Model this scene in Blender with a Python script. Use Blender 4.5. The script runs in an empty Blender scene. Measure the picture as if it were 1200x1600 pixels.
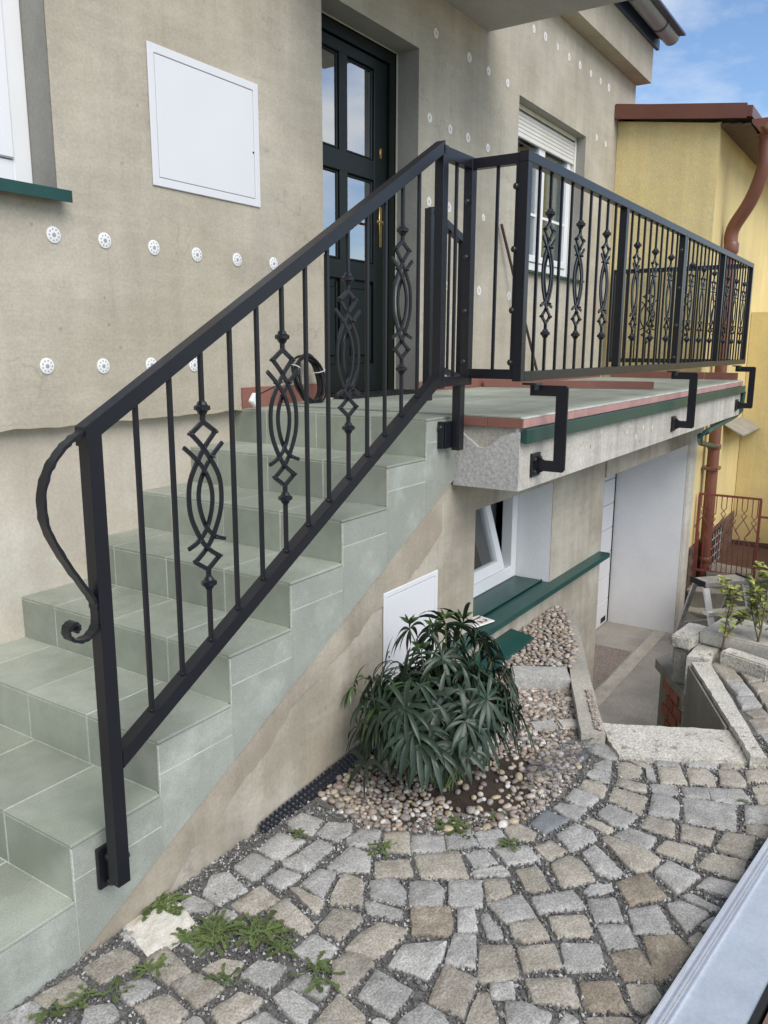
import bpy, bmesh, math, random
from mathutils import Vector, Matrix, noise as mnoise
random.seed(7)
S = bpy.context.scene
COL = S.collection
R = math.radians

# ------------------------------------------------------------------ camera, sky, sun, exposure
cd = bpy.data.cameras.new('camera'); cam = bpy.data.objects.new('camera', cd); COL.objects.link(cam)
cd.sensor_fit = 'HORIZONTAL'; cd.sensor_width = 36; cd.lens = 36*1265.2/1200
cd.clip_start = .02; cd.clip_end = 5000
cam.location = (-1.135, -1.705, 1.270); cam.rotation_euler = (1.36996, -.00463, -.99171)
S.camera = cam
W = bpy.data.worlds.new('World'); S.world = W; W.use_nodes = True
SUN_EL, SUN_AZ = R(46), R(203)          # azimuth clockwise from +Y
nt = W.node_tree; nt.nodes.clear()
N = nt.nodes.new; L = nt.links.new
out = N('ShaderNodeOutputWorld'); bg = N('ShaderNodeBackground'); L(bg.outputs[0], out.inputs[0])
bg.inputs[1].default_value = .082
sky = N('ShaderNodeTexSky'); sky.sky_type = 'NISHITA'; sky.sun_disc = False
sky.sun_elevation = SUN_EL; sky.sun_rotation = SUN_AZ; sky.ozone_density = 4; sky.dust_density = .3
tc = N('ShaderNodeTexCoord'); mp = N('ShaderNodeMapping'); mp.inputs['Scale'].default_value = (1, 1, 2.6)
L(tc.outputs['Generated'], mp.inputs[0])
nz = N('ShaderNodeTexNoise'); nz.inputs['Scale'].default_value = 2.3; nz.inputs['Detail'].default_value = 9; nz.inputs['Roughness'].default_value = .58
L(mp.outputs[0], nz.inputs[0])
rp = N('ShaderNodeValToRGB'); rp.color_ramp.elements[0].position = .45; rp.color_ramp.elements[1].position = .72
rp.color_ramp.elements[0].color = (0, 0, 0, 1); rp.color_ramp.elements[1].color = (.95, .95, .95, 1)
L(nz.outputs[0], rp.inputs[0])
mx = N('ShaderNodeMix'); mx.data_type = 'RGBA'
L(rp.outputs[0], mx.inputs[0]); L(sky.outputs[0], mx.inputs[6]); mx.inputs[7].default_value = (6.6, 6.5, 6.3, 1)
L(mx.outputs[2], bg.inputs[0])
sl = bpy.data.lights.new('sun', 'SUN'); sun = bpy.data.objects.new('sun', sl); COL.objects.link(sun)
sl.energy = 1.5; sl.angle = R(48); sl.color = (1, .95, .88)
sun.rotation_euler = Vector((-math.sin(SUN_AZ)*math.cos(SUN_EL), -math.cos(SUN_AZ)*math.cos(SUN_EL), -math.sin(SUN_EL))).to_track_quat('-Z', 'Y').to_euler()
S.view_settings.view_transform = 'Standard'; S.view_settings.look = 'None'
S.view_settings.gamma = 1; S.view_settings.use_curve_mapping = False
S.view_settings.exposure = 1.12

# ------------------------------------------------------------------ materials
def mat(name, col, rough=.8, var=.12, vs=3.0, speck=0, ss=120, bump=0, bs=40, streak=0, col2=None, mixs=1.2,
        mixp=(.45, .62), metal=0, rnd=0, spec=.5, island=0, wave=0, coat=0, sheen=0, pal=None, crack=0, pit=0):
    m = bpy.data.materials.new(name); m.use_nodes = True
    t = m.node_tree; b = t.nodes['Principled BSDF']; n = t.nodes.new; l = t.links.new
    b.inputs['Roughness'].default_value = rough; b.inputs['Metallic'].default_value = metal
    b.inputs['Specular IOR Level'].default_value = spec
    if coat: b.inputs['Coat Weight'].default_value = coat; b.inputs['Coat Roughness'].default_value = .25
    geo = n('ShaderNodeNewGeometry')
    def noise(s, d=5, r=.6, vec=None):
        q = n('ShaderNodeTexNoise'); q.inputs['Scale'].default_value = s; q.inputs['Detail'].default_value = d; q.inputs['Roughness'].default_value = r
        l(vec or geo.outputs['Position'], q.inputs['Vector']); return q.outputs['Fac']
    def ramp(fac, a, b_, ca, cb):
        q = n('ShaderNodeMapRange'); q.inputs[1].default_value = a; q.inputs[2].default_value = b_; q.inputs[3].default_value = ca; q.inputs[4].default_value = cb
        l(fac, q.inputs[0]); return q.outputs[0]
    def mul(c, f):
        q = n('ShaderNodeVectorMath'); q.operation = 'SCALE'; l(c, q.inputs[0]); l(f, q.inputs['Scale']); return q.outputs[0]
    rgb = n('ShaderNodeRGB'); rgb.outputs[0].default_value = (*col, 1); c = rgb.outputs[0]
    if col2:
        q = n('ShaderNodeMix'); q.data_type = 'RGBA'; l(c, q.inputs[6]); q.inputs[7].default_value = (*col2, 1)
        l(ramp(noise(mixs, 7, .65), *mixp, 0, 1), q.inputs[0]); c = q.outputs[2]
    if pal:
        q = n('ShaderNodeValToRGB'); q.color_ramp.interpolation = 'CONSTANT'; els = q.color_ramp.elements
        while len(els) < len(pal): els.new(.5)
        for i_, pc in enumerate(pal): els[i_].position = i_/len(pal); els[i_].color = (*pc, 1)
        l(geo.outputs['Random Per Island'], q.inputs[0]); c = q.outputs[0]
    if var: c = mul(c, ramp(noise(vs), .3, .7, 1-var, 1+var))
    if speck: c = mul(c, ramp(noise(ss, 2, .5), .35, .65, 1-speck, 1+speck))
    if crack:
        q = n('ShaderNodeMath'); q.operation = 'SUBTRACT'; l(noise(1.5, 8, .55), q.inputs[0]); q.inputs[1].default_value = .5
        q2 = n('ShaderNodeMath'); q2.operation = 'ABSOLUTE'; l(q.outputs[0], q2.inputs[0])
        ln_ = ramp(q2.outputs[0], .0, .007, 1, 0); mk = ramp(noise(2.3, 3, .5), .50, .60, 0, 1)
        q3 = n('ShaderNodeMath'); q3.operation = 'MULTIPLY'; l(ln_, q3.inputs[0]); l(mk, q3.inputs[1])
        c = mul(c, ramp(q3.outputs[0], 0, 1, 1, 1-crack))
        # broad sweeps left by the trowel
        mpc = n('ShaderNodeMapping'); mpc.inputs['Rotation'].default_value = (0, .5, 0); mpc.inputs['Scale'].default_value = (1.2, 1.2, 7); l(geo.outputs['Position'], mpc.inputs[0])
        c = mul(c, ramp(noise(2.4, 5, .6, mpc.outputs[0]), .3, .7, 1-crack*.35, 1+crack*.35))
    if pit:
        vo = n('ShaderNodeTexVoronoi'); vo.inputs['Scale'].default_value = 7; vo.inputs['Randomness'].default_value = 1; l(geo.outputs['Position'], vo.inputs['Vector'])
        c = mul(c, ramp(vo.outputs['Distance'], .035, .06, 1-pit, 1))
    if streak:
        mpn = n('ShaderNodeMapping'); mpn.inputs['Scale'].default_value = (9, 9, .7); l(geo.outputs['Position'], mpn.inputs[0])
        c = mul(c, ramp(noise(1, 4, .6, mpn.outputs[0]), .35, .7, 1+streak*.5, 1-streak))
    if rnd:
        oi = n('ShaderNodeObjectInfo'); c = mul(c, ramp(oi.outputs['Random'], 0, 1, 1-rnd, 1+rnd))
    if island:
        c = mul(c, ramp(geo.outputs['Random Per Island'], 0, 1, 1-island, 1+island))
    l(c, b.inputs['Base Color'])
    if bump or wave:
        h = None
        if bump:
            a1 = noise(bs, 6, .62); a2 = noise(bs*.12, 4, .6)
            q = n('ShaderNodeMath'); q.operation = 'MULTIPLY_ADD'; l(a2, q.inputs[0]); q.inputs[1].default_value = 2.0; l(a1, q.inputs[2]); h = q.outputs[0]
        if wave:
            mpn = n('ShaderNodeMapping'); mpn.inputs['Scale'].default_value = (6, 6, 150); l(geo.outputs['Position'], mpn.inputs[0])
            w = noise(1, 3, .5, mpn.outputs[0])
            q = n('ShaderNodeMath'); q.operation = 'MULTIPLY_ADD'; l(w, q.inputs[0]); q.inputs[1].default_value = wave
            if h: l(h, q.inputs[2])
            h = q.outputs[0]
        bp = n('ShaderNodeBump'); bp.inputs['Strength'].default_value = min(1, bump+wave*.3); bp.inputs['Distance'].default_value = .004
        l(h, bp.inputs['Height']); l(bp.outputs[0], b.inputs['Normal'])
    return m

PLASTER = mat('plaster', (.415, .37, .285), .92, .12, 2.2, .06, 90, .45, 26, .08, (.49, .45, .365), .9, (.42, .68), wave=.28, crack=.17, pit=.25)
PLASTER_LOW = mat('plaster_low', (.50, .445, .36), .92, .10, 3, .05, 90, .35, 30, .06, (.56, .52, .44), 1.6, (.45, .6))
PLASTER_BASE = mat('plaster_base', (.37, .325, .25), .92, .12, 2.5, .05, 90, .45, 30, .14, (.44, .40, .325), 2.4, (.45, .58), crack=.2, pit=.2)
PLASTER_REVEAL = mat('plaster_reveal', (.29, .28, .25), .9, .12, 4, .05, 90, .25, 30)
CONC_PALE = mat('concrete_pale', (.47, .44, .38), .92, .12, 3, .10, 60, .5, 40, .24, crack=.25, pit=.4)
CONC_ROUGH = mat('concrete_rough', (.45, .44, .41), .95, .10, 5, .14, 70, 1, 60)
CONC = mat('concrete', (.40, .37, .31), .93, .16, 4, .14, 80, .7, 60, 0, (.30, .285, .24), 3, (.45, .65))
CONC_OLD = mat('concrete_old', (.54, .51, .435), .93, .16, 6, .26, 130, 1, 60, 0, (.22, .205, .165), 26, (.56, .68))
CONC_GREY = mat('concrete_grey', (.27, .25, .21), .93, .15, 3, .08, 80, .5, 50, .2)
SOFFIT = mat('soffit_concrete', (.42, .41, .38), .93, .12, 2, .06, 60, .5, 30)
DRIVE = mat('drive_concrete', (.32, .295, .255), .93, .16, 2.2, .12, 60, .6, 40, 0, (.26, .24, .21), 2, (.45, .65), crack=.3)
PATCH = mat('red_asphalt', (.215, .175, .15), .95, .15, 3, .35, 70, .7, 90)
TILE = mat('green_grey_tile', (.278, .305, .246), .62, .17, 1.8, .20, 380, .15, 160, 0, (.355, .38, .318), 3.1, (.42, .62), rnd=.11)
TILE_SIDE = mat('green_grey_side_tile', (.308, .324, .280), .58, .12, 2.6, .14, 380, .12, 160, 0, (.43, .455, .405), 4.2, (.50, .74), rnd=.07)
GROUT = mat('grout', (.52, .53, .47), .9, .24, 7, .10, 90)
RED = mat('red_tile', (.25, .105, .078), .6, .14, 5, .06, 90, .15, 60, rnd=.08)
PINK = mat('faded_red_tile', (.42, .235, .21), .65, .14, 6, .06, 90, .15, 60, rnd=.08)
GREEN = mat('green_sheet', (.012, .060, .050), .38, .16, 4, .08, 200, .05, 60)
BLACK = mat('black_powdercoat', (.0095, .0105, .0155), .33, .10, 6, .06, 300, .06, 260, spec=.42)
BOLT = mat('black_bolt', (.02, .02, .022), .3, .1, 6, spec=.6)
STEEL = mat('zinc_bolt', (.45, .45, .45), .35, .1, 8, metal=1)
WHITE = mat('white_sheet', (.70, .70, .71), .38, .03, 1.5)
WHITE_PVC = mat('white_pvc', (.78, .78, .78), .3, .04, 3)
WHITE_WALL = mat('white_plaster', (.80, .80, .80), .85, .06, 2, .03, 90, .3, 20)
SHUTTER = mat('shutter_pvc', (.72, .70, .64), .45, .06, 3)
FOAM = mat('foam_line', (.68, .66, .52), .9, .1, 20)
PLUG = mat('white_plug', (.80, .80, .78), .55, .04, 8)
PLUGHOLE = mat('plug_hole', (.36, .35, .34), .8, .1, 8)
DOOR = mat('dark_green_door', (.0055, .0100, .0085), .38, .08, 5, spec=.3)
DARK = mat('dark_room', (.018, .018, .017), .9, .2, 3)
CURTAIN = mat('curtain', (.70, .69, .66), .9, .05, 6)
BRASS = mat('brass', (.60, .40, .14), .35, .1, 8, metal=1)
YELLOW = mat('yellow_render', (.67, .535, .245), .9, .07, 1.5, .06, 120, .6, 90, .07, pit=.12)
YELLOW_DIRTY = mat('yellow_render_weathered', (.74, .60, .29), .9, .08, 2, .10, 120, .6, 90, .08, (.67, .57, .31), 2.2, (.45, .7), pit=.2)
BROWN = mat('brown_sheet', (.155, .060, .040), .4, .12, 4, .06, 120)
BROWN_PIPE = mat('brown_pipe', (.19, .075, .048), .38, .10, 4)
WOOD_DARK = mat('dark_wood', (.085, .045, .032), .7, .3, 12, .12, 60, .3, 40)
BRICK_RED = mat('red_brick', (.30, .105, .065), .85, .2, 12, .1, 90, .4, 60, rnd=.18)
BRICK_BROWN = mat('brown_plinth', (.105, .068, .050), .75, .2, 6, .1, 90, .3, 60, rnd=.2)
RUST = mat('red_iron', (.20, .050, .036), .5, .15, 9)
ALU = mat('aluminium', (.74, .75, .76), .38, .06, 8, .04, 60, metal=.6)
ALU_SHEET = mat('aluminium_sheet', (.56, .61, .65), .36, .07, 6, .04, 90, .04, 30, 0, (.64, .68, .71), 5, (.42, .6), metal=.4)
ALU_DULL = mat('aluminium_dull', (.50, .50, .49), .5, .2, 12, .2, 90, metal=.6)
ZINC = mat('slate_blue_zinc', (.035, .062, .10), .35, .1, 4, metal=.2)
ZINC_TUBE = mat('zinc_gutter', (.25, .275, .28), .3, .1, 4, metal=.1)
GRANITE = mat('granite_grey', (.33, .318, .292), .85, .20, 9, .26, 170, 1, 60, 0, (.385, .375, .35), 26, (.42, .62), rnd=.14)
GRANITE_TAN = mat('granite_tan', (.325, .288, .23), .85, .20, 9, .26, 170, 1, 60, 0, (.38, .35, .295), 24, (.42, .62), rnd=.15)
GRANITE_BROWN = mat('granite_brown', (.235, .198, .145), .85, .20, 9, .26, 170, 1, 60, 0, (.32, .275, .21), 24, (.42, .62), rnd=.1)
GRANITE_BLUE = mat('granite_blue', (.20, .21, .215), .75, .12, 14, .16, 260, .4, 70)
GRIT = mat('joint_grit', (.13, .125, .115), .95, .25, 30, .4, 300, .9, 220)
GRIT_BIT = mat('grit_chips', (.155, .152, .148), .9, .2, 60, pal=[(.09,.088,.085),(.15,.147,.14),(.11,.108,.104),(.20,.195,.185),(.16,.155,.145),(.29,.28,.26),(.10,.097,.092),(.45,.44,.42)])
SOIL = mat('soil', (.048, .032, .023), .98, .3, 20, .3, 200, 1, 120)
PEBBLE = mat('pebbles', (.44, .36, .285), .6, .18, 70, .12, 260, .15, 120, pal=[(.36,.29,.22),(.47,.41,.34),(.27,.20,.155),(.54,.50,.44),(.38,.31,.21),(.33,.265,.22),(.22,.18,.15),(.44,.37,.24),(.38,.32,.275),(.60,.57,.52),(.30,.23,.19),(.33,.30,.27),(.26,.235,.215)])
PEBBLE_GREY = mat('pebbles_grey', (.36, .325, .285), .7, .18, 70, .12, 260, .15, 120, pal=[(.30,.25,.20),(.40,.35,.29),(.24,.20,.165),(.46,.42,.36),(.33,.26,.19),(.28,.25,.23),(.20,.175,.155),(.38,.30,.235)])
LEAF = mat('shrub_leaf', (.026, .047, .026), .40, .25, 14, rnd=.28, island=.25, spec=.5)
LEAF_UP = mat('shrub_young_leaf', (.060, .105, .030), .45, .2, 14, rnd=.2, island=.25)
STEM = mat('shrub_stem', (.13, .17, .06), .6, .2, 20)
WEED = mat('weed_leaf', (.100, .138, .042), .5, .25, 40, island=.35, rnd=.15)
SAP_LEAF = mat('sapling_leaf', (.31, .34, .09), .5, .25, 20, island=.45)
TWIG = mat('twig', (.15, .10, .065), .8, .2, 40)
CABLE = mat('cable_jacket', (.012, .012, .014), .4, .1, 20)
RUBBER = mat('rubber', (.013, .013, .014), .75, .2, 60)
MEMBRANE = mat('dimple_sheet', (.012, .012, .015), .35, .1, 30)
MORTAR = mat('spilled_mortar', (.66, .62, .53), .95, .1, 20, .1, 200, .8, 90)
PLATE = mat('enamel_plate', (.76, .74, .68), .3, .05, 10)
DIGIT = mat('dark_red_paint', (.19, .025, .03), .4, .1, 20)
HOLE = mat('dark_hole', (.01, .01, .01), .9, .1, 10)
EARTH = mat('ground_earth', (.20, .18, .15), .95, .2, 1.5, .2, 40, .6, 30)
STICK = mat('stick_paint', (.06, .035, .03), .5, .15, 20)
WOOD = mat('plywood_brown', (.20, .125, .085), .7, .2, 14, .1, 60)

def glass(name, tint=(.9, .95, .95), lo=.10, k=1.7):
    m = bpy.data.materials.new(name); m.use_nodes = True; t = m.node_tree; t.nodes.clear(); n = t.nodes.new; l = t.links.new
    o = n('ShaderNodeOutputMaterial'); mxs = n('ShaderNodeMixShader'); tr = n('ShaderNodeBsdfTransparent'); gl = n('ShaderNodeBsdfGlossy')
    tr.inputs[0].default_value = (*tint, 1); gl.inputs['Roughness'].default_value = .01; gl.inputs[0].default_value = (.95, .97, 1, 1)
    lw = n('ShaderNodeFresnel'); lw.inputs[0].default_value = 1.52
    ad = n('ShaderNodeMath'); ad.operation = 'MULTIPLY_ADD'; ad.inputs[1].default_value = k; ad.inputs[2].default_value = lo
    l(lw.outputs[0], ad.inputs[0]); l(ad.outputs[0], mxs.inputs[0]); l(tr.outputs[0], mxs.inputs[1]); l(gl.outputs[0], mxs.inputs[2]); l(mxs.outputs[0], o.inputs[0])
    return m
GLASS = glass('window_glass', lo=.01, k=.8)
GLASS_DOOR = glass('door_glass', lo=.42)
GLASS_DIM = glass('basement_glass', (.75, .80, .78), .03)
PLUG_FAINT = mat('skimmed_plug', (.75, .735, .69), .9, .10, 40)
BACK_GREY = mat('grey_backing', (.13, .14, .135), .8, .2, 6)
SKIM = mat('plaster_skim', (.335, .29, .22), .93, .16, 3, .06, 90, .5, 40, .12, (.38, .335, .265), 3, (.45, .62))
def film(name):
    m = bpy.data.materials.new(name); m.use_nodes = True; t = m.node_tree; t.nodes.clear(); n = t.nodes.new; l = t.links.new
    o = n('ShaderNodeOutputMaterial'); a = n('ShaderNodeMixShader'); b = n('ShaderNodeMixShader'); tr = n('ShaderNodeBsdfTransparent'); di = n('ShaderNodeBsdfDiffuse'); gl = n('ShaderNodeBsdfGlossy'); fr = n('ShaderNodeFresnel')
    di.inputs[0].default_value = (.75, .77, .80, 1); gl.inputs['Roughness'].default_value = .12; a.inputs[0].default_value = .07; fr.inputs[0].default_value = 1.32
    l(tr.outputs[0], a.inputs[1]); l(di.outputs[0], a.inputs[2]); l(a.outputs[0], b.inputs[1]); l(gl.outputs[0], b.inputs[2]); l(fr.outputs[0], b.inputs[0]); l(b.outputs[0], o.inputs[0]); return m
FILM = film('clear_film')

# ------------------------------------------------------------------ mesh helpers
class M:
    def __init__(s): s.v = []; s.f = []
    def add(s, v, f):
        o = len(s.v); s.v += [tuple(p) for p in v]; s.f += [tuple(i+o for i in q) for q in f]; return s
    def box(s, x0, x1, y0, y1, z0, z1, b=0):
        if b:
            b = min(b, (x1-x0)*.4, (y1-y0)*.4, (z1-z0)*.4)
            bm = bmesh.new(); bmesh.ops.create_cube(bm, size=1)
            for q in bm.verts: q.co = Vector(((x0+x1)/2+q.co.x*(x1-x0), (y0+y1)/2+q.co.y*(y1-y0), (z0+z1)/2+q.co.z*(z1-z0)))
            bmesh.ops.bevel(bm, geom=bm.edges[:], offset=b, segments=1, affect='EDGES')
            bm.verts.index_update(); s.add([q.co for q in bm.verts], [[w.index for w in q.verts] for q in bm.faces]); bm.free(); return s
        v = [(x, y, z) for x in (x0, x1) for y in (y0, y1) for z in (z0, z1)]
        return s.add(v, [(0, 1, 3, 2), (4, 6, 7, 5), (0, 4, 5, 1), (2, 3, 7, 6), (0, 2, 6, 4), (1, 5, 7, 3)])
    def prism(s, pts, axis, a0, a1):
        """polygon pts extruded along axis; pts are the two other coordinates in xyz order"""
        def P(p, a):
            return {'x': (a, p[0], p[1]), 'y': (p[0], a, p[1]), 'z': (p[0], p[1], a)}[axis]
        n = len(pts); v = [P(p, a0) for p in pts]+[P(p, a1) for p in pts]
        return s.add(v, [tuple(range(n)), tuple(range(2*n-1, n-1, -1))]+[(i, (i+1) % n, n+(i+1) % n, n+i) for i in range(n)])
    def bar(s, p0, p1, w, h, up=(0, 0, 1)):
        p0, p1, up = Vector(p0), Vector(p1), Vector(up); d = (p1-p0).normalized()
        a = d.cross(up)
        if a.length < 1e-4: a = d.cross(Vector((0, 1, 0)))
        a.normalize(); b = a.cross(d)
        v = [p+a*x*w/2+b*y*h/2 for p in (p0, p1) for x, y in ((-1, -1), (1, -1), (1, 1), (-1, 1))]
        return s.add(v, [(3, 2, 1, 0), (4, 5, 6, 7)]+[(i, (i+1) % 4, 4+(i+1) % 4, 4+i) for i in range(4)])
    def ribbon(s, pts, w, h, side):
        """flat bar swept along pts: w along the vector side, h across it"""
        pts = [Vector(p) for p in pts]; side = Vector(side).normalized(); n = len(pts); v = []
        for i, p in enumerate(pts):
            d = (pts[min(i+1, n-1)]-pts[max(i-1, 0)]).normalized(); u = side.cross(d).normalized()
            v += [p+side*x*w/2+u*y*h/2 for x, y in ((-1, -1), (1, -1), (1, 1), (-1, 1))]
        f = [(3, 2, 1, 0), tuple(4*(n-1)+i for i in range(4))]
        for k in range(n-1): f += [(4*k+i, 4*k+(i+1) % 4, 4*k+4+(i+1) % 4, 4*k+4+i) for i in range(4)]
        return s.add(v, f)
    def tube(s, pts, r, n=8, cap=True):
        pts = [Vector(p) for p in pts]; m = len(pts); v = []; ref = None
        for i, p in enumerate(pts):
            d = (pts[min(i+1, m-1)]-pts[max(i-1, 0)]).normalized()
            if ref is None: ref = d.orthogonal().normalized()
            a = (ref-d*ref.dot(d)).normalized(); ref = a; b = d.cross(a)
            rr = r[i] if isinstance(r, (list, tuple)) else r
            v += [p+(a*math.cos(2*math.pi*k/n)+b*math.sin(2*math.pi*k/n))*rr for k in range(n)]
        f = [(k+n*i, (k+1) % n+n*i, (k+1) % n+n*(i+1), k+n*(i+1)) for i in range(m-1) for k in range(n)]
        if cap: f += [tuple(range(n-1, -1, -1)), tuple(n*(m-1)+k for k in range(n))]
        return s.add(v, f)
    def lathe(s, prof, c, axis=(0, 0, 1), n=12):
        """prof: (offset along axis, radius)"""
        ax = Vector(axis).normalized(); c = Vector(c); pts = [c+ax*p[0] for p in prof]
        a = ax.orthogonal().normalized(); b = ax.cross(a); m = len(prof)
        v = [pts[i]+(a*math.cos(2*math.pi*k/n)+b*math.sin(2*math.pi*k/n))*prof[i][1] for i in range(m) for k in range(n)]
        f = [(k+n*i, (k+1) % n+n*i, (k+1) % n+n*(i+1), k+n*(i+1)) for i in range(m-1) for k in range(n)]
        return s.add(v, f+[tuple(range(n-1, -1, -1)), tuple(n*(m-1)+k for k in range(n))])
    def mesh(s, name, smooth=0):
        me = bpy.data.meshes.new(name); me.from_pydata(s.v, [], s.f)
        bm = bmesh.new(); bm.from_mesh(me); bmesh.ops.recalc_face_normals(bm, faces=bm.faces); bm.to_mesh(me); bm.free()
        if smooth:
            for p in me.polygons: p.use_smooth = True
            me.set_sharp_from_angle(angle=R(smooth))
        return me
    def build(s, name, m, parent=None, smooth=0, loc=None, kind=None):
        me = s.mesh(name, smooth); me.materials.append(m); return link(name, me, parent, loc, kind)
def link(name, me, parent=None, loc=None, kind=None):
    o = bpy.data.objects.new(name, me); COL.objects.link(o)
    if parent:
        o.parent = parent
        o.location = (Vector(loc) if loc else Vector((0, 0, 0))) - (wl(parent))
    elif loc: o.location = loc
    if kind: o['kind'] = kind
    return o
def wl(o):          # all parents here carry no rotation: world location is the sum up the chain
    p = Vector(o.location)
    while o.parent: o = o.parent; p += o.location
    return p
def thing(name, label, cat, loc=(0, 0, 0), group=None):
    o = bpy.data.objects.new(name, None); COL.objects.link(o); o.location = loc; o.empty_display_size = .1
    o['label'] = label; o['category'] = cat
    if group: o['group'] = group
    return o
def tag(o, label, cat, group=None):
    o['label'] = label; o['category'] = cat
    if group: o['group'] = group
    return o
def wall_xz(m, y, depth, xs, zs, holes, side=1):
    """front skin at plane y with rectangular openings and their reveals, y+depth*side deep"""
    xs = sorted(set(xs+[h[0] for h in holes]+[h[1] for h in holes])); zs = sorted(set(zs+[h[2] for h in holes]+[h[3] for h in holes]))
    def hole(x, z): return any(h[0] < x < h[1] and h[2] < z < h[3] for h in holes)
    y2 = y+depth*side
    cell = {}
    for i in range(len(xs)-1):
        for j in range(len(zs)-1):
            cell[i, j] = not hole((xs[i]+xs[i+1])/2, (zs[j]+zs[j+1])/2)
    idx = {}
    def V(i, j, b):
        k = (i, j, b)
        if k not in idx: idx[k] = len(m.v); m.v.append((xs[i], y2 if b else y, zs[j]))
        return idx[k]
    for (i, j), c in cell.items():
        if not c: continue
        m.f.append((V(i, j, 0), V(i+1, j, 0), V(i+1, j+1, 0), V(i, j+1, 0)))
        m.f.append((V(i, j, 1), V(i, j+1, 1), V(i+1, j+1, 1), V(i+1, j, 1)))
        for (di, dj, a, b) in ((-1, 0, (i, j), (i, j+1)), (1, 0, (i+1, j), (i+1, j+1)), (0, -1, (i, j), (i+1, j)), (0, 1, (i, j+1), (i+1, j+1))):
            if not cell.get((i+di, j+dj), False):
                m.f.append((V(*a, 0), V(*b, 0), V(*b, 1), V(*a, 1)))
    return m
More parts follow.
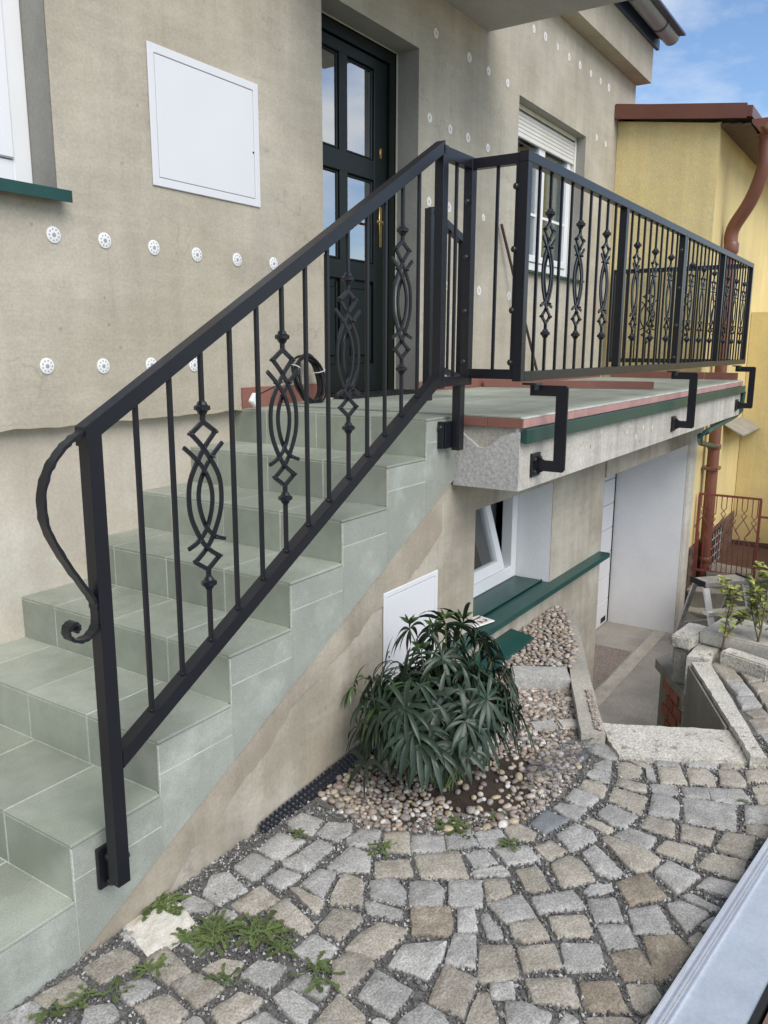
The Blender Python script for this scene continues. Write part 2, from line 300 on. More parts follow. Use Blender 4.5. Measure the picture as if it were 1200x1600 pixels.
STONES = [('t',[(-0.016,-0.038),(0.089,-0.051),(0.088,-0.129),(0.062,-0.146),(-0.025,-0.12)]),
('t',[(-0.149,-0.018),(-0.046,-0.036),(-0.052,-0.1),(-0.097,-0.112),(-0.151,-0.073)]),
('g',[(-0.228,-0.001),(-0.155,-0.024),(-0.162,-0.082),(-0.197,-0.107),(-0.261,-0.041)]),
('g',[(-0.098,-0.154),(-0.052,-0.199),(-0.067,-0.244),(-0.116,-0.243),(-0.142,-0.194)]),
('g',[(-0.005,-0.167),(0.047,-0.203),(0.05,-0.244),(0.001,-0.25),(-0.028,-0.241),(-0.03,-0.204)]),
('g',[(0.12,-0.014),(0.219,-0.039),(0.198,-0.132),(0.149,-0.153),(0.111,-0.142),(0.116,-0.068)]),
('t',[(0.378,-0.185),(0.491,-0.204),(0.473,-0.296),(0.386,-0.278),(0.372,-0.231)]),
('t',[(0.565,-0.413),(0.675,-0.377),(0.688,-0.442),(0.593,-0.511),(0.544,-0.429)]),
('t',[(0.41,-0.301),(0.486,-0.308),(0.446,-0.445),(0.4,-0.442),(0.397,-0.396)]),
('t',[(0.453,-0.455),(0.529,-0.447),(0.553,-0.49),(0.547,-0.546),(0.439,-0.537),(0.439,-0.472)]),
('g',[(0.336,-0.458),(0.415,-0.466),(0.408,-0.551),(0.33,-0.556),(0.324,-0.509)]),
('g',[(0.299,-0.06),(0.345,-0.068),(0.345,-0.149),(0.318,-0.155),(0.285,-0.099)]),
('g',[(0.287,-0.166),(0.356,-0.179),(0.358,-0.235),(0.322,-0.232),(0.288,-0.199)]),
('t',[(0.305,-0.294),(0.373,-0.309),(0.371,-0.38),(0.324,-0.371),(0.288,-0.328)]),
('g',[(0.194,-0.162),(0.231,-0.176),(0.227,-0.26),(0.18,-0.269),(0.187,-0.21)]),
('t',[(0.089,-0.153),(0.141,-0.153),(0.155,-0.168),(0.127,-0.286),(0.067,-0.269),(0.072,-0.193)]),
('t',[(0.069,-0.273),(0.129,-0.296),(0.139,-0.393),(0.052,-0.385)]),
('g',[(0.189,-0.402),(0.254,-0.403),(0.283,-0.479),(0.198,-0.493)]),
('t',[(0.15,-0.3),(0.204,-0.321),(0.229,-0.377),(0.173,-0.388),(0.152,-0.335)]),
('t',[(0.065,-0.419),(0.145,-0.438),(0.161,-0.503),(0.128,-0.51),(0.055,-0.488),(0.051,-0.459)]),
('g',[(0.181,-0.522),(0.224,-0.528),(0.222,-0.633),(0.157,-0.637),(0.156,-0.6)]),
('g',[(0.23,-0.526),(0.291,-0.524),(0.3,-0.612),(0.244,-0.627),(0.237,-0.567)]),
('t',[(0.359,-0.573),(0.407,-0.583),(0.43,-0.618),(0.418,-0.667),(0.29,-0.663),(0.303,-0.615)]),
('t',[(-0.026,-0.249),(0.031,-0.277),(0.045,-0.292),(0.036,-0.372),(-0.01,-0.383),(-0.051,-0.351)]),
('t',[(0.169,-0.654),(0.281,-0.653),(0.259,-0.747),(0.228,-0.763),(0.172,-0.733)]),
('g',[(0.074,-0.51),(0.138,-0.535),(0.135,-0.602),(0.084,-0.582)]),
('g',[(-0.005,-0.39),(0.036,-0.399),(0.031,-0.438),(-0.006,-0.436)]),
('t',[(0.42,-0.574),(0.494,-0.573),(0.562,-0.594),(0.579,-0.67),(0.542,-0.681),(0.433,-0.663)]),
('g',[(0.691,-0.469),(0.742,-0.523),(0.708,-0.587),(0.655,-0.611),(0.631,-0.513)]),
('g',[(0.755,-0.573),(0.796,-0.628),(0.784,-0.674),(0.711,-0.708),(0.662,-0.627)]),
('g',[(0.822,-0.673),(0.879,-0.752),(0.779,-0.805),(0.734,-0.744),(0.735,-0.718)]),
('t',[(0.894,-0.753),(0.937,-0.811),(0.885,-0.854),(0.831,-0.835),(0.813,-0.802)]),
('g',[(0.797,-0.812),(0.888,-0.881),(0.825,-0.953),(0.752,-0.894)]),
('g',[(0.605,-0.509),(0.618,-0.515),(0.638,-0.619),(0.599,-0.637),(0.567,-0.544)]),
('b',[(0.653,-0.641),(0.72,-0.729),(0.675,-0.765),(0.622,-0.785),(0.568,-0.696)]),
('g',[(0.73,-0.751),(0.76,-0.789),(0.68,-0.841),(0.646,-0.796)]),
('g',[(0.748,-0.817),(0.764,-0.829),(0.698,-0.911),(0.676,-0.908),(0.67,-0.875)]),
('t',[(0.751,-0.905),(0.811,-0.964),(0.762,-1.02),(0.709,-0.964),(0.713,-0.935)]),
('g',[(0.432,-0.704),(0.517,-0.697),(0.59,-0.79),(0.524,-0.81),(0.444,-0.814),(0.445,-0.757)]),
('g',[(0.632,-0.793),(0.662,-0.844),(0.55,-0.899),(0.525,-0.823)]),
('t',[(0.634,-0.869),(0.686,-0.942),(0.583,-1.008),(0.514,-0.929)]),
('t',[(0.678,-0.963),(0.747,-1.039),(0.68,-1.091),(0.613,-1.011)]),
('g',[(0.302,-0.696),(0.403,-0.683),(0.398,-0.801),(0.294,-0.799)]),
('t',[(0.521,-0.822),(0.521,-0.92),(0.394,-0.945),(0.386,-0.853)]),
('g',[(0.527,-0.954),(0.565,-1.002),(0.515,-1.028),(0.485,-0.977)]),
('t',[(0.484,-0.942),(0.496,-0.964),(0.418,-1.03),(0.367,-0.962),(0.419,-0.951)]),
('g',[(0.29,-0.821),(0.375,-0.84),(0.373,-0.9),(0.352,-0.93),(0.298,-0.905),(0.274,-0.833)]),
('g',[(0.495,-1.012),(0.516,-1.049),(0.521,-1.124),(0.474,-1.125),(0.429,-1.047)]),
('t',[(0.233,-0.707),(0.263,-0.705),(0.248,-0.749),(0.218,-0.737)]),
('g',[(0.254,-0.767),(0.277,-0.777),(0.275,-0.813),(0.243,-0.795)]),
('t',[(0.987,-0.818),(1.042,-0.869),(0.959,-0.945),(0.914,-0.884)]),
('t',[(1.074,-0.902),(1.142,-0.933),(1.136,-0.98),(1.08,-1.041),(0.985,-0.97)]),
('g',[(1.011,-1.03),(1.056,-1.041),(1.088,-1.089),(1.061,-1.106),(0.997,-1.051)]),
('b',[(1.1,-1.101),(1.2,-1.161),(1.116,-1.245),(1.026,-1.165)]),
('g',[(0.895,-0.912),(0.995,-0.999),(0.94,-1.061),(0.845,-0.957)]),
('t',[(0.839,-0.988),(0.905,-1.073),(0.839,-1.118),(0.782,-1.038)]),
('g',[(0.979,-1.052),(1.031,-1.118),(0.945,-1.172),(0.9,-1.105)]),
('g',[(0.994,-1.169),(1.067,-1.233),(0.978,-1.304),(0.917,-1.212)]),
('g',[(1.082,-1.256),(1.119,-1.284),(1.112,-1.367),(1.0,-1.331)]),
('g',[(1.149,-1.281),(1.178,-1.304),(1.161,-1.395),(1.128,-1.378)]),
('g',[(0.888,-1.112),(0.941,-1.185),(0.872,-1.234),(0.813,-1.168)]),
('g',[(0.764,-1.053),(0.822,-1.141),(0.737,-1.188),(0.675,-1.104)]),
('b',[(0.8,-1.177),(0.856,-1.239),(0.807,-1.293),(0.764,-1.303),(0.73,-1.236)]),
('b',[(0.91,-1.237),(0.967,-1.311),(0.934,-1.362),(0.821,-1.347),(0.77,-1.312)]),
('t',[(0.975,-1.341),(1.018,-1.359),(0.999,-1.39),(0.942,-1.362)]),
('t',[(0.592,-1.022),(0.66,-1.119),(0.58,-1.175),(0.532,-1.073)]),
('b',[(0.654,-1.146),(0.709,-1.22),(0.632,-1.282),(0.577,-1.189)]),
('t',[(0.716,-1.246),(0.759,-1.306),(0.726,-1.336),(0.653,-1.318),(0.644,-1.291)]),
('t',[(0.555,-1.199),(0.586,-1.242),(0.609,-1.289),(0.599,-1.305),(0.551,-1.27),(0.524,-1.212)]),
('g',[(0.495,-1.146),(0.546,-1.152),(0.537,-1.19),(0.502,-1.178)]),
('t',[(0.606,-1.315),(0.647,-1.324),(0.65,-1.348),(0.606,-1.335)]),
('g',[(1.05,-1.357),(1.109,-1.381),(1.105,-1.415),(1.042,-1.395)]),
('g',[(0.628,-0.073),(0.732,-0.067),(0.744,-0.172),(0.624,-0.173),(0.613,-0.14)]),
('g',[(0.799,-0.049),(0.873,-0.057),(0.878,-0.15),(0.783,-0.17),(0.773,-0.093)]),
('g',[(0.8,-0.178),(0.869,-0.173),(0.91,-0.244),(0.86,-0.276),(0.798,-0.261)]),
('g',[(0.819,-0.285),(0.893,-0.291),(0.927,-0.352),(0.842,-0.388),(0.8,-0.315)]),
('g',[(0.508,-0.077),(0.593,-0.078),(0.601,-0.162),(0.515,-0.177),(0.494,-0.161)]),
('g',[(0.675,-0.202),(0.778,-0.206),(0.765,-0.272),(0.674,-0.272)]),
('g',[(0.614,-0.182),(0.672,-0.197),(0.664,-0.28),(0.619,-0.275),(0.6,-0.208)]),
('g',[(0.673,-0.317),(0.796,-0.318),(0.799,-0.397),(0.721,-0.443),(0.678,-0.356)]),
('g',[(0.519,-0.198),(0.594,-0.199),(0.597,-0.279),(0.513,-0.268)]),
('g',[(0.568,-0.302),(0.649,-0.305),(0.665,-0.359),(0.547,-0.397)]),
('t',[(0.527,-0.289),(0.544,-0.302),(0.541,-0.408),(0.483,-0.421)]),
('g',[(0.367,-0.083),(0.446,-0.043),(0.487,-0.075),(0.456,-0.182),(0.356,-0.157)]),
('t',[(0.918,-0.373),(0.971,-0.435),(0.881,-0.496),(0.845,-0.425)]),
('g',[(0.965,-0.452),(1.029,-0.54),(0.954,-0.589),(0.885,-0.501)]),
('g',[(1.031,-0.543),(1.09,-0.605),(1.037,-0.664),(0.965,-0.589)]),
('g',[(1.093,-0.62),(1.167,-0.676),(1.132,-0.721),(1.077,-0.725),(1.035,-0.678)]),
('t',[(1.163,-0.697),(1.222,-0.714),(1.21,-0.795),(1.167,-0.801),(1.119,-0.754)]),
('t',[(0.778,-0.429),(0.844,-0.513),(0.786,-0.564),(0.713,-0.476)]),
('t',[(0.874,-0.517),(0.971,-0.623),(0.87,-0.713),(0.795,-0.592)]),
('g',[(0.979,-0.644),(1.037,-0.689),(0.99,-0.757),(0.919,-0.711)]),
('g',[(1.052,-0.712),(1.136,-0.796),(1.076,-0.862),(1.0,-0.787)]),
('g',[(0.903,-0.71),(0.978,-0.777),(0.956,-0.813),(0.885,-0.728)]),
('g',[(1.9,-0.731),(1.958,-0.763),(1.943,-0.832),(1.865,-0.87),(1.839,-0.831),(1.856,-0.753)]),
('g',[(1.765,-0.804),(1.834,-0.833),(1.821,-0.856),(1.748,-0.877),(1.738,-0.813)]),
('g',[(1.669,-0.805),(1.729,-0.807),(1.738,-0.878),(1.662,-0.896),(1.651,-0.848)]),
('t',[(1.564,-0.815),(1.636,-0.81),(1.652,-0.865),(1.623,-0.904),(1.549,-0.909)]),
('g',[(1.467,-0.799),(1.546,-0.803),(1.556,-0.862),(1.534,-0.9),(1.453,-0.889),(1.453,-0.842)]),
('g',[(1.376,-0.786),(1.423,-0.796),(1.447,-0.887),(1.356,-0.882),(1.356,-0.843)]),
('u',[(1.251,-0.755),(1.352,-0.771),(1.344,-0.857),(1.223,-0.819)]),
('g',[(1.949,-0.859),(2.003,-0.948),(1.903,-0.987),(1.887,-0.887)]),
('t',[(1.878,-0.89),(1.893,-0.955),(1.883,-0.999),(1.859,-1.003),(1.851,-0.967)]),
('t',[(1.826,-0.88),(1.855,-0.915),(1.833,-0.972),(1.756,-0.983),(1.729,-0.911)]),
('g',[(1.841,-0.984),(1.851,-1.008),(1.766,-1.044),(1.772,-1.007)]),
('t',[(1.663,-0.92),(1.721,-0.915),(1.727,-1.015),(1.67,-1.033),(1.649,-0.973)]),
('t',[(1.548,-0.935),(1.632,-0.925),(1.64,-1.046),(1.513,-1.059),(1.525,-1.018)]),
('g',[(1.428,-0.932),(1.517,-0.945),(1.503,-1.051),(1.4,-1.036),(1.397,-0.988)]),
('t',[(1.364,-0.9),(1.397,-0.917),(1.375,-1.005),(1.33,-0.998)]),
('g',[(1.239,-0.855),(1.34,-0.883),(1.328,-0.946),(1.284,-0.977),(1.177,-0.931)]),
('g',[(1.343,-1.017),(1.419,-1.046),(1.406,-1.142),(1.321,-1.136)]),
('t',[(1.3,-0.989),(1.327,-1.006),(1.323,-1.117),(1.291,-1.182),(1.234,-1.171),(1.191,-1.136),(1.192,-1.118)]),
('g',[(1.181,-0.965),(1.25,-0.984),(1.162,-1.104),(1.115,-1.081),(1.119,-1.029)]),
('t',[(1.132,-0.818),(1.199,-0.848),(1.174,-0.926),(1.091,-0.885)]),
('g',[(2.0,-0.972),(2.044,-1.045),(1.936,-1.092),(1.894,-1.013)]),
('g',[(2.046,-1.08),(2.105,-1.185),(2.045,-1.211),(1.998,-1.214),(1.955,-1.112)]),
('t',[(2.096,-1.195),(2.151,-1.269),(2.067,-1.303),(2.01,-1.231)]),
('t',[(2.149,-1.305),(2.196,-1.368),(2.141,-1.399),(2.095,-1.345)]),
('t',[(1.878,-1.019),(1.93,-1.09),(1.815,-1.144),(1.765,-1.063)]),
('t',[(1.938,-1.116),(1.975,-1.179),(1.938,-1.211),(1.863,-1.237),(1.833,-1.152)]),
('t',[(1.993,-1.221),(2.029,-1.275),(1.958,-1.325),(1.909,-1.333),(1.882,-1.252)]),
('t',[(2.052,-1.309),(2.109,-1.381),(2.018,-1.416),(1.954,-1.333)]),
('t',[(1.93,-1.352),(1.988,-1.398),(1.862,-1.445),(1.825,-1.39)]),
('g',[(1.744,-1.025),(1.781,-1.114),(1.716,-1.137),(1.683,-1.054)]),
('g',[(1.779,-1.132),(1.829,-1.214),(1.749,-1.238),(1.718,-1.159)]),
('g',[(1.825,-1.22),(1.884,-1.323),(1.812,-1.371),(1.773,-1.324),(1.75,-1.252)]),
('g',[(1.672,-1.057),(1.693,-1.101),(1.672,-1.148),(1.567,-1.173),(1.53,-1.081)]),
('g',[(1.708,-1.156),(1.74,-1.236),(1.756,-1.324),(1.598,-1.357),(1.555,-1.201)]),
('g',[(1.782,-1.351),(1.829,-1.421),(1.715,-1.465),(1.662,-1.375)]),
('t',[(1.656,-1.376),(1.685,-1.442),(1.622,-1.471),(1.6,-1.448),(1.597,-1.389)]),
('t',[(1.441,-1.076),(1.528,-1.077),(1.527,-1.17),(1.437,-1.187),(1.436,-1.113)]),
('t',[(1.534,-1.193),(1.559,-1.298),(1.461,-1.298),(1.448,-1.209)]),
('t',[(1.46,-1.318),(1.566,-1.331),(1.592,-1.415),(1.478,-1.422),(1.447,-1.411)]),
('t',[(1.33,-1.158),(1.405,-1.171),(1.422,-1.266),(1.324,-1.269)]),
('t',[(1.325,-1.286),(1.42,-1.309),(1.435,-1.413),(1.33,-1.421)]),
('g',[(1.218,-1.186),(1.3,-1.208),(1.273,-1.308),(1.15,-1.267)]),
('g',[(1.215,-1.311),(1.287,-1.333),(1.296,-1.415),(1.225,-1.407)]),
('t',[(3.198,-0.993),(3.283,-1.008),(3.265,-1.094),(3.093,-1.115),(3.098,-1.08)]),
('t',[(3.071,-0.977),(3.156,-0.997),(3.048,-1.089),(2.951,-1.143),(2.887,-1.086),(2.996,-1.012)]),
('g',[(2.862,-1.087),(2.922,-1.148),(2.791,-1.22),(2.75,-1.158)]),
('g',[(2.735,-1.153),(2.786,-1.221),(2.687,-1.27),(2.627,-1.198)]),
('t',[(2.604,-1.213),(2.679,-1.275),(2.607,-1.315),(2.558,-1.257)]),
('t',[(2.526,-1.241),(2.583,-1.31),(2.47,-1.355),(2.413,-1.298)]),
('g',[(2.399,-1.307),(2.438,-1.335),(2.356,-1.371),(2.323,-1.348)]),
('t',[(3.265,-1.094),(3.266,-1.183),(3.199,-1.168),(3.192,-1.115)]),
('t',[(3.093,-1.115),(3.194,-1.118),(3.153,-1.204),(3.117,-1.233),(3.023,-1.192)]),
('t',[(3.051,-1.114),(3.011,-1.193),(3.006,-1.226),(2.933,-1.174)]),
('t',[(2.912,-1.181),(2.997,-1.25),(2.89,-1.278),(2.833,-1.229)]),
('t',[(2.815,-1.238),(2.872,-1.268),(2.772,-1.313),(2.738,-1.263)]),
('t',[(3.203,-1.196),(3.27,-1.211),(3.239,-1.249),(3.154,-1.227)]),
('t',[(2.714,-1.277),(2.763,-1.3),(2.704,-1.33),(2.661,-1.299)])]
WHORLS = [(1.31,-0.275,0.16),(1.405,-0.369,0.194),(1.403,-0.455,0.069),(1.2,-0.347,-0.054),(1.138,-0.204,-0.105),(1.136,-0.305,-0.145),(1.202,-0.431,-0.107),(1.194,-0.249,-0.028),(1.124,-0.123,-0.098),(1.233,-0.323,0.009),(1.359,-0.3,0.234),(1.337,-0.209,0.235),(1.455,-0.37,0.252),(1.486,-0.442,0.183),(1.481,-0.482,0.119),(1.494,-0.527,0.071),(1.473,-0.596,-0.053),(1.378,-0.517,-0.044),(1.426,-0.571,-0.068),(1.213,-0.124,0.054),(1.235,-0.162,0.076),(1.182,-0.129,-0.001),(1.18,-0.061,0.024),(1.184,-0.196,-0.025),(1.295,-0.419,0.003),(1.264,-0.38,0.025),(1.357,-0.441,0.039),(1.405,-0.325,0.258),(1.49,-0.425,0.213),(1.473,-0.56,-0.002),(1.076,-0.187,-0.203),(1.432,-0.524,0.005),(1.336,-0.511,-0.082),(1.29,-0.451,-0.046),(1.247,-0.244,0.064),(1.288,-0.322,0.102),(1.34,-0.349,0.15),(1.173,-0.306,-0.084),(1.134,-0.252,-0.129),(1.167,-0.395,-0.122),(1.251,-0.437,-0.067),(1.38,-0.559,-0.1)]
PLUGS = [(0.82,1.671),(1.048,1.675),(1.295,1.673),(1.538,1.667),(1.794,1.668),(2.053,1.672),(0.751,1.195),(1.004,1.191),(1.249,1.192),(1.495,1.188),(3.626,3.169),(4.072,3.153),(4.361,3.146),(4.675,3.147),(3.563,2.671),(3.829,2.66),(4.081,2.66),(4.384,2.653),(5.105,3.632),(5.33,3.644),(5.585,3.643),(5.843,3.638),(6.101,3.643),(6.376,3.648),(6.635,3.65),(6.871,3.654),(6.612,3.168),(6.868,3.162),(3.57,2.178),(3.832,2.179),(4.344,2.18),(3.561,1.687),(3.818,1.675),(4.305,1.674),(3.567,1.19),(4.822,1.665)]
# ------------------------------------------------------------------ ground, pit and driveway
GZ = -.345
PIT = [(3.56, -1.0), (3.40, -.99), (3.0, -.915), (2.28, -1.24), (2.0, -.75), (3.45, -.035), (3.45, .3)]
g = M(); g.add([(x, y, GZ) for x, y in [(-.302, .3), (-.302, 1.2), (-70, 1.2), (-70, -70), (70, -70), (70, -1.0)]+PIT], [tuple(range(13))])
me = g.mesh('ground'); bm = bmesh.new(); bm.from_mesh(me); bmesh.ops.triangulate(bm, faces=bm.faces); bm.to_mesh(me); bm.free(); me.materials.append(EARTH)
link('ground', me, kind='structure')
M().add([(1.6, -70, -1.5), (70, -70, -1.5), (70, 70, -1.5), (1.6, 70, -1.5)], [(0, 1, 2, 3)]).build('driveway', DRIVE, kind='structure')
M().add([(4.3, .25, -1.496), (6.1, .25, -1.496), (6.1, .70, -1.496), (4.3, .70, -1.496)], [(0, 1, 2, 3)]).build('driveway_patch', PATCH, kind='structure')
M().add([(4.2, .12, -1.496), (6.83, .12, -1.496), (6.83, .235, -1.496), (4.2, .235, -1.496)], [(0, 1, 2, 3)]).build('driveway_strip', CONC, kind='structure')

# ------------------------------------------------------------------ house
UY, LY = 1.036, 1.086
house = thing('house', 'beige plastered house with dark green front door and green stone steps', 'house', (3, 1.1, -1.5))
m = wall_xz(M(), UY, .16, [-6, 7.70], [.975, 4.3], [(-.9, .852, 1.825, 3.2), (2.464, 3.43, .99, 3.03), (4.89, 6.34, 1.862, 3.12)])
fw = m.build('front_wall', PLASTER, house)
# ragged lower edge of the insulation skin on the stair side
e = M(); random.seed(3); xs = [-6+i*.06 for i in range(131)]
zz = [.968+random.uniform(-.006, .004) for _ in xs]
for i in range(len(xs)-1):
    x0, x1 = xs[i], min(xs[i+1], 1.80)
    if x0 >= 1.79: break
    e.add([(x0, UY-.003, .985), (x1, UY-.003, .985), (x1, UY-.003, zz[i+1]), (x0, UY-.003, zz[i]), (x0, LY, .985), (x1, LY, .985), (x1, LY, zz[i+1]), (x0, LY, zz[i])], [(0, 1, 2, 3), (3, 2, 6, 7)])
e.build('plaster_edge', PLASTER, house)
M().box(-6, 2.0, LY, LY+.3, -1.6, .975).build('lower_wall', PLASTER_LOW, house)
# reveals of door and windows are smoother and greyer
M().add([(3.427, UY+.002, .99), (3.427, UY+.158, .99), (3.427, UY+.158, 3.03), (3.427, UY+.002, 3.03)], [(0, 1, 2, 3)]).build('opening_reveal', PLASTER_REVEAL, house)
M().add([(2.47, UY+.002, 3.027), (3.427, UY+.002, 3.027), (3.427, UY+.158, 3.027), (2.47, UY+.158, 3.027)], [(0, 1, 2, 3)]).build('opening_reveal', PLASTER_REVEAL, house)
M().add([(.849, UY+.002, 1.83), (.849, UY+.158, 1.83), (.849, UY+.158, 3.2), (.849, UY+.002, 3.2)], [(0, 1, 2, 3)]).build('opening_reveal', PLASTER_REVEAL, house)
M().add([(6.337, UY+.002, 1.865), (6.337, UY+.158, 1.865), (6.337, UY+.158, 3.12), (6.337, UY+.002, 3.12)], [(0, 1, 2, 3)]).build('opening_reveal', PLASTER_REVEAL, house)
M().add([(4.89, UY+.002, 3.117), (6.337, UY+.002, 3.117), (6.337, UY+.158, 3.117), (4.89, UY+.158, 3.117)], [(0, 1, 2, 3)]).build('opening_reveal', PLASTER_REVEAL, house)
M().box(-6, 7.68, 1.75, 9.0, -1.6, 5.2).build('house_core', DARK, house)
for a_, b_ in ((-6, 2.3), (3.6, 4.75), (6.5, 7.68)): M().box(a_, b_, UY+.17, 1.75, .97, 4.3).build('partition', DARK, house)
# canopy over the door, cornice and gutter
M().box(2.0, 4.35, .02, UY-.002, 3.39, 3.55).build('canopy', SOFFIT, house)
M().box(-6, 7.715, .888, UY-.002, 3.878, 4.30).build('cornice', PLASTER, house)
M().prism([(.86, 4.303), (.60, 4.28), (.60, 4.30), (.86, 4.33), (9, 6.5), (9, 6.45)], 'x', -6.2, 7.78).build('roof', ZINC, house)
M().box(-6.2, 7.80, .855, .887, 4.20, 4.34).build('eaves_board', ZINC, house)
gt = M(); arc = [(math.pi+math.pi*k/12) for k in range(13)]
gy, gz, gr = .745, 4.305, .085
prof = [(gy+gr*math.cos(a), gz+gr*math.sin(a)) for a in arc]+[(gy+(gr-.006)*math.cos(a), gz+(gr-.006)*math.sin(a)) for a in reversed(arc)]
gut = gt.prism(prof, 'x', -6.2, 7.80).build('gutter', ZINC_TUBE, house, smooth=40)
M().prism([(gy+(gr-.004)*math.cos(a), gz+(gr-.004)*math.sin(a)) for a in arc], 'x', 7.79, 7.797).build('end_cap', ZINC_TUBE, gut)
gb = M()
for x in (2.5, 3.5, 4.5, 5.5, 6.5, 7.35):
    gb.ribbon([(x, gy+(gr+.004)*math.cos(a), gz+(gr+.004)*math.sin(a)) for a in arc], .03, .004, (1, 0, 0))
gb.build('gutter_strap', ZINC, gut)
M().tube([(-6.2, gy-gr, gz+.004), (7.8, gy-gr, gz+.004)], .010, 8).build('rolled_rim', ZINC, gut, smooth=60)

# white discs of the insulation fixings
def plug_mesh():
    p = M(); p.lathe([(-.002, .0), (0, .030), (.003, .030), (.0045, .026), (.0045, .0)], (0, 0, 0), (0, -1, 0), 18); return p.mesh('wall_plug', 40)
def hole_mesh():
    p = M()
    for k in range(9):
        a = 2*math.pi*k/9; p.lathe([(0, .0032), (.0008, .0032)], (.020*math.cos(a), -.0046, .020*math.sin(a)), (0, -1, 0), 8)
    p.lathe([(0, .008), (.001, .008), (.0016, .006)], (0, -.0046, 0), (0, -1, 0), 10); return p.mesh('plug_hole')
pm = plug_mesh(); pm.materials.append(PLUG); hm = hole_mesh(); hm.materials.append(PLUGHOLE)
fm = M(); rr_ = [.0315+.0022*math.sin(k*2.2) for k in range(14)]
fm.add([(0, -.0015, 0)]+[(rr_[k]*math.cos(k*math.pi/7), -.0012, rr_[k]*math.sin(k*math.pi/7)) for k in range(14)], [(0, 1+k, 1+(k+1) % 14) for k in range(14)])
fm = fm.mesh('wall_plug', 40); fm.materials.append(PLUG_FAINT)
fh = M().lathe([(-.001, .009), (.0003, .009), (.0006, .006)], (0, -.0016, 0), (0, -1, 0), 9).bar((-.004, -.0017, .016), (.003, -.0017, -.018), .003, .0008, (0, 1, 0)).mesh('plug_hole'); fh.materials.append(mat('plug_scar', (.45, .42, .36), .9))
for x, z in PLUGS[10:]:
    o = link('wall_plug', fm, house, (x, UY-.0008, z)); q = random.uniform(.8, 1.15); o.scale = (q, 1, q); h = bpy.data.objects.new('plug_hole', fh); COL.objects.link(h); h.parent = o
for x, z in PLUGS[:10]:
    o = link('wall_plug', pm, house, (x, UY-.0005, z)); o.rotation_euler = (0, random.uniform(0, 6), 0)
    h = bpy.data.objects.new('plug_hole', hm); COL.objects.link(h); h.parent = o

# front door
dy = UY+.160
door = M().box(2.475, 2.535, dy+.005, dy+.075, .992, 3.018).box(3.36, 3.424, dy+.005, dy+.075, .992, 3.018).box(2.535, 3.36, dy+.005, dy+.075, 2.955, 3.018).build('front_door', DOOR, house)
M().box(3.4265, 3.4285, dy-.012, dy, .995, 3.02).box(2.47, 3.43, dy-.012, dy, 3.0235, 3.0255).build('foam_line', FOAM, door)
lf = M(); ly = dy+.018
for x0, x1, z0, z1 in ((2.540, 2.62, 1.0, 2.95), (3.215, 3.355, 1.0, 2.95), (2.862, 2.940, 1.0, 2.95), (2.62, 3.215, 2.885, 2.95), (2.62, 3.215, 2.262, 2.378), (2.62, 3.215, 1.665, 1.775), (2.62, 3.215, 1.0, 1.17)):
    lf.box(x0, x1, ly+(0 if x1-x0 > z1-z0 else .0015), ly+.05, z0+.001, z1-.001, .004)
leaf = lf.build('door_leaf', DOOR, door)
for x0, x1 in ((2.62, 2.862), (2.940, 3.215)):
    for z0, z1 in ((2.378, 2.885), (1.775, 2.262)):
        b = M()
        for a0, a1, c0, c1 in ((x0, x0+.016, z0, z1), (x1-.016, x1, z0, z1), (x0+.016, x1-.016, z0, z0+.016), (x0+.016, x1-.016, z1-.016, z1)):
            b.box(a0+.001, a1-.001, ly+.012, ly+.034, c0+.001, c1-.001, .005)
        b.build('glazing_bead', DOOR, door)
        M().box(x0+.014, x1-.014, ly+.022, ly+.026, z0+.014, z1-.014).build('pane', GLASS_DOOR, door)
    p = M(); p.box(x0+.001, x1-.001, ly+.022, ly+.03, 1.171, 1.664); p.box(x0+.045, x1-.045, ly+.008, ly+.03, 1.215, 1.62, .012)
    p.box(x0+.014, x0+.026, ly+.012, ly+.026, 1.185, 1.65, .004).box(x1-.026, x1-.014, ly+.012, ly+.026, 1.185, 1.65, .004)
    p.build('door_panel', DOOR, door)
hp = M().box(3.262, 3.292, ly-.006, ly, 1.88, 2.12, .003).box(3.268, 3.290, ly-.005, ly, 2.40, 2.46, .002)
hp.tube([(3.277, ly, 2.02), (3.277, ly-.045, 2.02), (3.18, ly-.05, 2.02)], .008, 8); hp.build('door_handle', BRASS, door, smooth=40)
M().box(2.55, 2.85, 1.42, 1.425, 1.0, 3).box(3.05, 3.42, 1.50, 1.505, 1.7, 3).build('door_curtain', CURTAIN, door)
M().box(2.47, 3.43, dy-.10, dy+.15, .975, .989).build('door_threshold', TILE, door)

